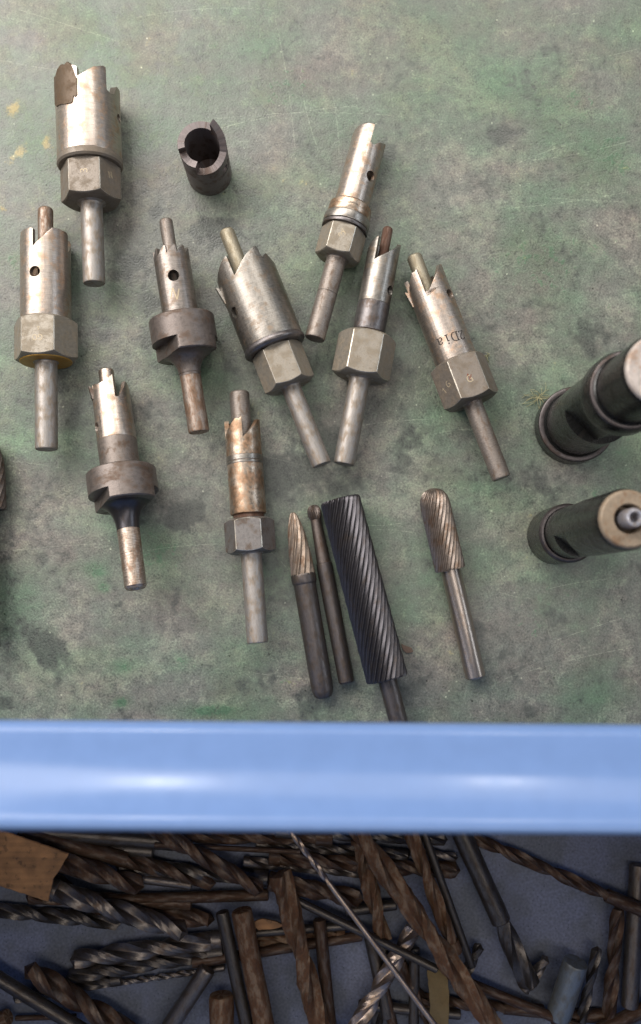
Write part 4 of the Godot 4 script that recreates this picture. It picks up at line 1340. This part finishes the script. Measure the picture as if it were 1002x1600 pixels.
func build_drills() -> void:
	var drills := "old drill bits jumbled in the blue bin"
	var rods := "loose rods and shanks in the blue bin"
	drill("drill_bit", "dark drill bit running under the tan offcut along the rim shadow", "drill bit", Vector3(-0.04401, 0.00900, 0.12718), Vector3(-0.13001, 0.01200, 0.10447), 3.50, 0.45, 45.5, mats["drill_brown"], {"group": drills})
	drill("drill_bit", "brown drill bit whose blunt tip ends beside the pale short shank", "drill bit", Vector3(-0.07446, 0.01400, 0.12718), Vector3(-0.11986, 0.01700, 0.11257), 4.56, 0.85, 59.3, mats["drill_brown"], {"group": drills})
	drill("steel_rod", "pale grey rod visible between two brown flutes near the tan offcut", "rod", Vector3(-0.05466, 0.00900, 0.12798), Vector3(-0.07657, 0.00900, 0.12524), 2.10, 0.00, 27.4, mats["drill_grey"], {"group": rods})
	drill("steel_rod", "long thin brown rod lying level below the crossed flutes", "rod", Vector3(-0.02103, 0.00800, 0.13243), Vector3(-0.10520, 0.00800, 0.13502), 2.53, 0.00, 32.9, mats["drill_brown"], {"group": rods, "wobble": 0.02})
	drill("drill_bit", "dark fluted drill bit poking in from the left side below the tan offcut", "drill bit", Vector3(-0.08560, 0.00700, 0.14461), Vector3(-0.15031, 0.00700, 0.13801), 3.37, 0.90, 43.8, mats["drill_dark"], {"group": drills})
	drill("drill_bit", "largest grey drill bit with silvery open flutes, just below the tan offcut", "drill bit", Vector3(-0.05538, 0.01400, 0.14643), Vector3(-0.11814, 0.01600, 0.12622), 4.55, 0.90, 59.1, mats["drill_grey"], {"group": drills, "spin": 0.6})
	drill("drill_bit", "short brown drill bit with a blunt tip beside the pair of upright shanks", "drill bit", Vector3(-0.04441, 0.00900, 0.14262), Vector3(-0.07481, 0.00800, 0.14049), 4.06, 0.90, 52.8, mats["drill_brown"], {"group": drills})
	drill("drill_bit", "grey drill bit with a wide tip pointing left over open bin floor", "drill bit", Vector3(-0.10753, 0.00850, 0.15964), Vector3(-0.04103, 0.00850, 0.15089), 4.19, 0.93, 54.4, mats["drill_grey"], {"group": drills, "spin": 0.9})
	drill("drill_bit", "slim grey drill bit directly under the wide-tipped one", "drill bit", Vector3(-0.10970, 0.00700, 0.16747), Vector3(-0.04057, 0.00700, 0.15684), 3.36, 0.90, 43.6, mats["drill_dark"], {"group": drills, "spin": 0.3})
	drill("drill_bit", "thinnest drill bit of the stack of three pointing left", "drill bit", Vector3(-0.10145, 0.00500, 0.17261), Vector3(-0.04004, 0.00600, 0.16397), 1.40, 0.80, 18.2, mats["drill_grey"], {"group": drills})
	drill("steel_rod", "shiny cylindrical shank slanting up from the bottom edge with an angled end rim", "rod", Vector3(-0.04663, 0.01200, 0.16155), Vector3(-0.07230, 0.01000, 0.20037), 3.72, 0.00, 48.4, mats["drill_grey"], {"group": rods, "chamfer": 1.6})
	drill("steel_rod", "dark shank standing left of the rusty upright one, twisting below", "rod", Vector3(-0.04076, 0.01500, 0.13705), Vector3(-0.02649, 0.01200, 0.20052), 2.89, 0.00, 37.5, mats["drill_dark"], {"group": rods, "wobble": 0.012})
	drill("steel_rod", "rusty thick shank upright in the pile, right of a darker twin", "rod", Vector3(-0.03233, 0.01700, 0.13559), Vector3(-0.01816, 0.01400, 0.20472), 4.37, 0.00, 56.9, mats["drill_rust"], {"group": rods, "wobble": 0.02, "chamfer": 1.0})
	drill("shank_stub", "rusty stub with a flat cut end at the bottom edge", "stub", Vector3(-0.04080, 0.01400, 0.17156), Vector3(-0.04001, 0.01400, 0.19690), 5.20, 0.00, 67.5, mats["drill_rust"], {"group": rods, "wobble": 0.02, "chamfer": 1.2})
	drill("drill_bit", "big rust-caked drill bit with slow flutes, upright in the middle", "drill bit", Vector3(-0.01562, 0.01800, 0.12014), Vector3(0.00497, 0.01500, 0.19650), 4.92, 0.95, 88.6, mats["drill_rust"], {"group": drills, "wobble": 0.03, "pointed": false, "spin": 0.5})
	drill("steel_rod", "thin rusty shank close beside the big rust-caked drill", "rod", Vector3(0.00116, 0.01200, 0.14136), Vector3(0.00698, 0.00900, 0.19682), 2.77, 0.00, 36.0, mats["drill_brown"], {"group": rods, "wobble": 0.02})
	drill("drill_bit", "slender bright drill bit crossing the pile from the rim to the bottom edge", "drill bit", Vector3(-0.01281, 0.03000, 0.09732), Vector3(0.05598, 0.02600, 0.18792), 1.33, 0.26, 24.0, mats["drill_bright"], {"group": drills, "shank": 1.226})
	drill("steel_rod", "thin black rod slanting under the slender bright drill", "rod", Vector3(-0.00909, 0.01400, 0.13263), Vector3(0.05181, 0.01600, 0.16090), 1.79, 0.00, 23.3, mats["drill_dark"], {"group": rods})
	drill("steel_rod", "curving end of a thin brown rod going down to the right", "rod", Vector3(0.05659, 0.01300, 0.16398), Vector3(0.11290, 0.01200, 0.18667), 2.07, 0.00, 26.9, mats["drill_brown"], {"group": rods, "wobble": 0.015})
	drill("drill_bit", "longest rust-brown drill bit slanting across the pile on top", "drill bit", Vector3(0.01310, 0.02400, 0.09515), Vector3(0.07910, 0.02200, 0.18811), 4.73, 0.97, 94.5, mats["drill_rust"], {"group": drills, "wobble": 0.03, "pointed": false})
	drill("drill_bit", "slim rusty twisted drill right of the longest rust-brown one", "drill bit", Vector3(0.03987, 0.02000, 0.10151), Vector3(0.05972, 0.01500, 0.15472), 3.30, 0.90, 59.4, mats["drill_rust"], {"group": drills, "pointed": false, "wobble": 0.015})
	drill("steel_rod", "thin smooth dark rod curving beside the slim rusty drill", "rod", Vector3(0.04649, 0.01500, 0.10388), Vector3(0.06745, 0.01100, 0.16215), 1.81, 0.00, 23.5, mats["drill_dark"], {"group": rods})
	drill("drill_bit", "black-shanked drill bit with a bright streak, standing clear on the bin floor", "drill bit", Vector3(0.09288, 0.01300, 0.17091), Vector3(0.06109, 0.01800, 0.10043), 4.69, 0.42, 75.0, mats["drill_dark"], {"group": drills, "shank": 4.293, "wobble": 0.01})
	drill("drill_bit", "narrow brown twist drill crossing the top right of the bin", "drill bit", Vector3(0.06811, 0.01200, 0.10687), Vector3(0.14742, 0.01600, 0.13965), 2.92, 0.72, 46.7, mats["drill_brown"], {"group": drills, "pointed": false})
	drill("drill_bit", "drill tip peeking out beside the thin dark rod", "drill bit", Vector3(0.07157, 0.00900, 0.15276), Vector3(0.06154, 0.00700, 0.17340), 2.51, 0.90, 32.7, mats["drill_dark"], {"group": drills})
	drill("drill_bit", "small rounded drill tip peeking out beside the black-shanked drill", "drill bit", Vector3(0.10082, 0.00900, 0.15818), Vector3(0.09035, 0.00700, 0.17346), 2.51, 0.95, 32.7, mats["drill_grey"], {"group": drills})
	drill("shank_stub", "light grey cylindrical stub leaning at the right of the bin", "stub", Vector3(0.11083, 0.01700, 0.15719), Vector3(0.10443, 0.01000, 0.18335), 5.23, 0.00, 68.0, mats["stub_grey"], {"group": rods, "chamfer": 1.0})
	drill("drill_bit", "narrow twist drill standing right beside the light grey stub", "drill bit", Vector3(0.12183, 0.01200, 0.15278), Vector3(0.11400, 0.00800, 0.18958), 2.36, 0.90, 37.8, mats["drill_dark"], {"group": drills})
	drill("drill_bit", "upright brown twist drill near the right side of the bin", "drill bit", Vector3(0.13152, 0.01100, 0.13706), Vector3(0.12554, 0.00900, 0.19311), 3.20, 0.85, 51.2, mats["drill_brown"], {"group": drills, "pointed": false})
	drill("steel_rod", "upright shank at the right edge with a pale streak", "rod", Vector3(0.14181, 0.00800, 0.11954), Vector3(0.13593, 0.00900, 0.17988), 3.64, 0.00, 47.3, mats["drill_grey"], {"group": rods, "chamfer": 1.0})
	drill("steel_rod", "brown rod entering at the bottom right corner", "rod", Vector3(0.14881, 0.00900, 0.17751), Vector3(0.11973, 0.01200, 0.18878), 3.04, 0.00, 39.5, mats["drill_brown"], {"group": rods, "wobble": 0.02})
	drill("drill_bit", "brightest fat twist drill, half hidden under the slender bright drill", "drill bit", Vector3(0.04332, 0.01000, 0.14428), Vector3(0.01373, 0.01400, 0.19050), 3.87, 0.97, 42.5, mats["drill_bright"], {"group": drills, "wobble": 0.01})
	drill("steel_rod", "dark upright shank under the crossing of the bright drills", "rod", Vector3(0.02331, 0.00800, 0.14982), Vector3(0.03092, 0.00800, 0.18411), 2.79, 0.00, 36.3, mats["drill_dark"], {"group": rods})
	drill("steel_rod", "dark rod standing beneath the longest rust-brown drill", "rod", Vector3(0.04288, 0.00800, 0.15471), Vector3(0.04190, 0.00800, 0.20002), 2.37, 0.00, 30.8, mats["drill_dark"], {"group": rods})
	drill("steel_rod", "dark rod beside the fat twist drill, running off the bottom edge", "rod", Vector3(0.02879, 0.00800, 0.16944), Vector3(0.03689, 0.00800, 0.20264), 2.22, 0.00, 28.9, mats["drill_brown"], {"group": rods})
	drill("steel_rod", "level dark rod under the big rust-caked drill", "rod", Vector3(0.01994, 0.00800, 0.14982), Vector3(-0.05424, 0.00900, 0.16087), 2.23, 0.00, 29.0, mats["drill_brown"], {"group": rods})
	drill("steel_rod", "upper of the two level rods behind the pair of upright shanks", "rod", Vector3(0.01828, 0.00800, 0.14523), Vector3(-0.03214, 0.00800, 0.14893), 1.96, 0.00, 25.5, mats["drill_dark"], {"group": rods})
	drill("drill_bit", "dark brown drill with a broken tip, right of the big rust-caked drill", "drill bit", Vector3(0.02042, 0.01100, 0.13367), Vector3(-0.02075, 0.01400, 0.12457), 4.17, 0.90, 50.1, mats["drill_brown"], {"group": drills, "wobble": 0.02})
	drill("steel_rod", "short grey rod end below the broken-tipped drill", "rod", Vector3(0.03526, 0.00700, 0.13692), Vector3(0.01272, 0.00700, 0.13987), 2.39, 0.00, 31.1, mats["drill_dark"], {"group": rods})
	drill("steel_rod", "thin rod with a cut end along the rim shadow", "rod", Vector3(-0.07060, 0.01400, 0.10942), Vector3(-0.00694, 0.01200, 0.11303), 1.17, 0.00, 15.2, mats["drill_brown"], {"group": rods})
	drill("drill_bit", "slim dark twist drill lying level under the rim near the middle", "drill bit", Vector3(0.04145, 0.00900, 0.11530), Vector3(-0.02673, 0.00900, 0.11029), 2.39, 0.95, 33.5, mats["drill_dark"], {"group": drills})
	drill("drill_bit", "grey twist drill lying level behind the slender bright drill", "drill bit", Vector3(0.02858, 0.00700, 0.12408), Vector3(-0.03246, 0.00700, 0.11852), 2.54, 0.95, 35.6, mats["drill_grey"], {"group": drills})
	drill("drill_bit", "pale flat drill tip peeking out at the right of the pile", "drill bit", Vector3(0.06244, 0.00800, 0.11671), Vector3(0.04100, 0.00800, 0.11394), 2.12, 0.95, 29.7, mats["drill_grey"], {"group": drills})
	drill("drill_bit", "large twist drill at the lower left with its wide tip raised", "drill bit", Vector3(-0.12518, 0.01500, 0.15969), Vector3(-0.07675, 0.01200, 0.19049), 4.80, 0.95, 52.8, mats["drill_brown"], {"group": drills, "spin": 0.9})
	drill("steel_rod", "dark smooth rod slanting in from the lower left side", "rod", Vector3(-0.14694, 0.01400, 0.15873), Vector3(-0.09638, 0.01600, 0.18700), 2.87, 0.00, 37.3, mats["drill_dark"], {"group": rods})
	drill("steel_rod", "thin straight pale rod in the lower left corner", "rod", Vector3(-0.13126, 0.00600, 0.18497), Vector3(-0.10454, 0.00600, 0.18422), 1.17, 0.00, 15.2, mats["drill_brown"], {"group": rods})
	drill("shank_stub", "rusty round end in the bottom left corner", "stub", Vector3(-0.13243, 0.01100, 0.18191), Vector3(-0.15319, 0.00900, 0.19254), 3.59, 0.00, 46.6, mats["drill_rust"], {"group": rods, "wobble": 0.03})
	drill("drill_bit", "long fluted drill twisting down from the rim over the level rods", "drill bit", Vector3(-0.02266, 0.01900, 0.12752), Vector3(-0.07627, 0.02300, 0.09637), 3.69, 0.90, 51.6, mats["drill_brown"], {"group": drills, "spin": 0.4, "wobble": 0.01})
	drill("steel_rod", "dark drill shank lying along the rim shadow, far left", "rod", Vector3(-0.05475, 0.01000, 0.10999), Vector3(-0.12224, 0.01000, 0.10499), 3.65, 0.00, 47.5, mats["drill_dark"], {"group": rods})
	drill("drill_bit", "dark fluted drill behind the longest rust-brown one, in the rim shadow", "drill bit", Vector3(0.05787, 0.00900, 0.10875), Vector3(-0.01830, 0.00900, 0.10537), 2.82, 0.90, 39.5, mats["drill_dark"], {"group": drills})
	drill("drill_bit", "dark drill on the floor beneath the large grey fluted one", "drill bit", Vector3(-0.12800, 0.00700, 0.13315), Vector3(-0.05483, 0.00700, 0.13651), 3.38, 0.60, 43.9, mats["drill_brown"], {"group": drills})
	drill("drill_bit", "dark fluted drill half buried between the level brown rod and the twisting one", "drill bit", Vector3(-0.08868, 0.00800, 0.11980), Vector3(-0.02107, 0.00800, 0.12535), 3.66, 0.90, 47.6, mats["drill_dark"], {"group": drills})
	drill("drill_bit", "dusty brown drill in the rim shadow above the broken-tipped one", "drill bit", Vector3(0.02944, 0.01100, 0.11907), Vector3(-0.02096, 0.01100, 0.11574), 3.36, 0.90, 40.3, mats["drill_brown"], {"group": drills, "wobble": 0.02})
	drill("drill_bit", "sooty twist drill at the bottom left, behind the large twist drill", "drill bit", Vector3(-0.13263, 0.00600, 0.17669), Vector3(-0.08534, 0.00600, 0.16873), 2.52, 0.90, 32.7, mats["drill_dark"], {"group": drills})
	drill("drill_bit", "brown twist drill lying along the rim shadow in the middle", "drill bit", Vector3(-0.06901, 0.00900, 0.10696), Vector3(0.00709, 0.00900, 0.10759), 3.67, 0.90, 51.3, mats["drill_brown"], {"group": drills, "wobble": 0.01})
	drill("steel_rod", "black rod lying below the yellowed torn strip", "rod", Vector3(0.06280, 0.00700, 0.18329), Vector3(0.01820, 0.00700, 0.17921), 2.23, 0.00, 29.0, mats["drill_dark"], {"group": rods})
	drill("drill_bit", "brown twist drill crossing under the yellowed torn strip toward the grey stub", "drill bit", Vector3(0.04065, 0.00600, 0.17701), Vector3(0.09936, 0.00600, 0.18247), 2.80, 0.70, 36.4, mats["drill_brown"], {"group": drills})
	drill("drill_bit", "grubby thick drill lying level behind the slim rusty twisted one", "drill bit", Vector3(0.06349, 0.00800, 0.12218), Vector3(0.01838, 0.00800, 0.11994), 3.67, 0.90, 44.0, mats["drill_brown"], {"group": drills, "wobble": 0.02})
	drill("drill_bit", "rust-caked drill hidden under the long rust-brown one, only its side showing", "drill bit", Vector3(0.02917, 0.01200, 0.15050), Vector3(0.01824, 0.01200, 0.10735), 3.90, 0.95, 62.4, mats["drill_rust"], {"group": drills, "wobble": 0.03, "pointed": false})
	drill("drill_bit", "blackened drill standing between the fat twist drill and the big rust-caked one", "drill bit", Vector3(0.02960, 0.00600, 0.15274), Vector3(0.02512, 0.00600, 0.20096), 2.80, 0.80, 36.4, mats["drill_dark"], {"group": drills})
	drill("drill_bit", "rusty drill lying under the fat bright twist drill toward the lower edge", "drill bit", Vector3(0.03510, 0.00684, 0.16053), Vector3(0.05706, 0.00684, 0.19797), 3.64, 0.90, 47.3, mats["drill_brown"], {"group": drills, "wobble": 0.02})
	drill("shank_stub", "brown stub lying under the light grey stub", "stub", Vector3(0.10210, 0.00600, 0.18515), Vector3(0.13013, 0.00600, 0.18387), 2.80, 0.00, 36.4, mats["drill_brown"], {"group": rods, "wobble": 0.015})
	drill("drill_bit", "dark drill lying level just below the bin rim at the left", "drill bit", Vector3(-0.13432, 0.00689, 0.11129), Vector3(-0.07209, 0.00689, 0.11411), 3.69, 0.80, 47.9, mats["drill_dark"], {"group": drills})
	drill("drill_bit", "short rusty drill wedged between the upright pair and the level rods", "drill bit", Vector3(-0.02664, 0.00630, 0.15254), Vector3(0.01271, 0.00630, 0.15043), 3.10, 0.90, 40.3, mats["drill_rust"], {"group": drills, "wobble": 0.02})
	drill("drill_bit", "thick brown drill partly under the tan offcut", "drill bit", Vector3(-0.09111, 0.00800, 0.13830), Vector3(-0.13369, 0.00800, 0.11974), 4.22, 0.90, 54.8, mats["drill_brown"], {"group": drills, "wobble": 0.015})


func slab(called: String, label: String, category: String, pts: Array, y: float, thick: float, warp: float, mat: Material, sd: int) -> void:
	# a torn flat piece: outline in mm on the plane y, slightly curled
	var c := Vector2.ZERO
	for p in pts:
		c += Vector2(p[0], p[1])
	c /= pts.size()
	var rng := RandomNumberGenerator.new()
	rng.seed = sd
	var edge := []
	for k in pts.size():
		var p := Vector2(pts[k][0], pts[k][1])
		var q := Vector2(pts[(k + 1) % pts.size()][0], pts[(k + 1) % pts.size()][1])
		var n := maxi(2, int(p.distance_to(q) / 1.5))
		for i in n:
			edge.append(p.lerp(q, float(i) / n) + Vector2(rng.randf_range(-1, 1), rng.randf_range(-1, 1)) * 0.15)
	edge.append(edge[0])
	var b := Buf.new()
	var rows := []
	var uvs := []
	for f in [[0.0, 0.0], [0.5, 0.0], [0.97, 0.0], [1.0, 0.25], [1.0, 0.75], [0.97, 1.0], [0.5, 1.0], [0.0, 1.0]]:
		var row := PackedVector3Array()
		var w := PackedVector2Array()
		for e in edge:
			var d: Vector2 = (e - c) * f[0]
			row.append(Vector3(d.x, thick * f[1] + warp * (d.x * d.x - d.y * d.y) * 0.01, d.y) * MM)
			w.append(d / 45.0 + Vector2(0.4, 0.3))
		row.reverse()
		w.reverse()
		rows.append(row)
		uvs.append(w)
	b.grid(rows, uvs)
	var o := MeshInstance3D.new()
	o.name = numbered(called)
	o.mesh = b.finish(40.0)
	o.material_override = mat
	o.position = Vector3(c.x, y, c.y) * MM
	add_child(o)
	tag(o, label, category)


func fibres(called: String, label: String, at: Vector3, n: int, reach: float, sd: int) -> void:
	var rng := RandomNumberGenerator.new()
	rng.seed = sd
	var b := Buf.new()
	for k in n:
		var a := rng.randf() * TAU
		var l := reach * rng.randf_range(0.35, 1.0)
		var curl := rng.randf_range(-1.2, 1.2)
		var rows := []
		var uvs := []
		var p := Vector3(rng.randf_range(-1, 1), 0.3, rng.randf_range(-1, 1)) * 0.8
		for i in 9:
			var f := i / 8.0
			var row := PackedVector3Array()
			var w := PackedVector2Array()
			var dir := Vector3(cos(a + curl * f), 0, sin(a + curl * f))
			var q := p + dir * l * f + Vector3.UP * (0.2 + sin(f * PI) * rng.randf_range(0.6, 1.4))
			for j in 5:
				var e := TAU * j / 4.0
				row.append((q + dir.cross(Vector3.UP) * cos(e) * 0.11 + Vector3.UP * sin(e) * 0.11) * MM)
				w.append(Vector2(j, f))
			rows.append(row)
			uvs.append(w)
		b.grid(rows, uvs)
	var o := MeshInstance3D.new()
	o.name = numbered(called)
	o.mesh = b.finish(80.0)
	o.material_override = mats["straw"]
	o.position = at
	add_child(o)
	tag(o, label, "fibre")
	o.set_meta("kind", "thing")


func build_debris() -> void:
	fibres("fibre_tuft", "tuft of dry straw coloured fibres beside the larger black holder", Vector3(0.10424, 0.00000, -0.09156), 22, 9.0, 3)
	fibres("fibre_tuft", "wisp of brown fluff against the hexagon of the lettered cutter", Vector3(0.08074, 0.00000, -0.11120), 10, 4.0, 8)
	slab("rust_flake", "small curled brown flake beside the long black bur", "flake", [[38.50, 23.71], [40.26, 24.29], [43.49, 25.46], [44.35, 27.20], [41.41, 28.07], [39.66, 26.62]], 0.3, 0.5, 3.0, mats["chip"], 4)
	slab("wood_offcut", "tan wood offcut with a chewed corner, on the drills at the left", "offcut", [[-145.29, 96.05], [-134.33, 99.50], [-104.78, 110.08], [-108.91, 117.68], [-111.00, 120.30], [-112.65, 129.44], [-122.70, 126.29], [-133.58, 123.15], [-144.46, 120.26]], 24.0, 1.6, -0.3, mats["wood"], 7)
	slab("wood_chip", "small orange wood chip between the rusty shank and the big drill", "chip", [[-28.47, 142.04], [-23.49, 140.44], [-17.39, 141.52], [-14.07, 143.13], [-17.38, 144.72], [-25.12, 145.24]], 13.0, 1.2, 0.5, mats["wood"], 9)
	slab("paper_scrap", "yellowed torn strip under the longest rust-brown drill", "paper", [[47.89, 163.84], [56.75, 163.32], [57.16, 174.44], [56.34, 195.47], [47.55, 195.45], [48.85, 177.07]], 12.0, 0.8, 1.5, mats["paper"], 11)
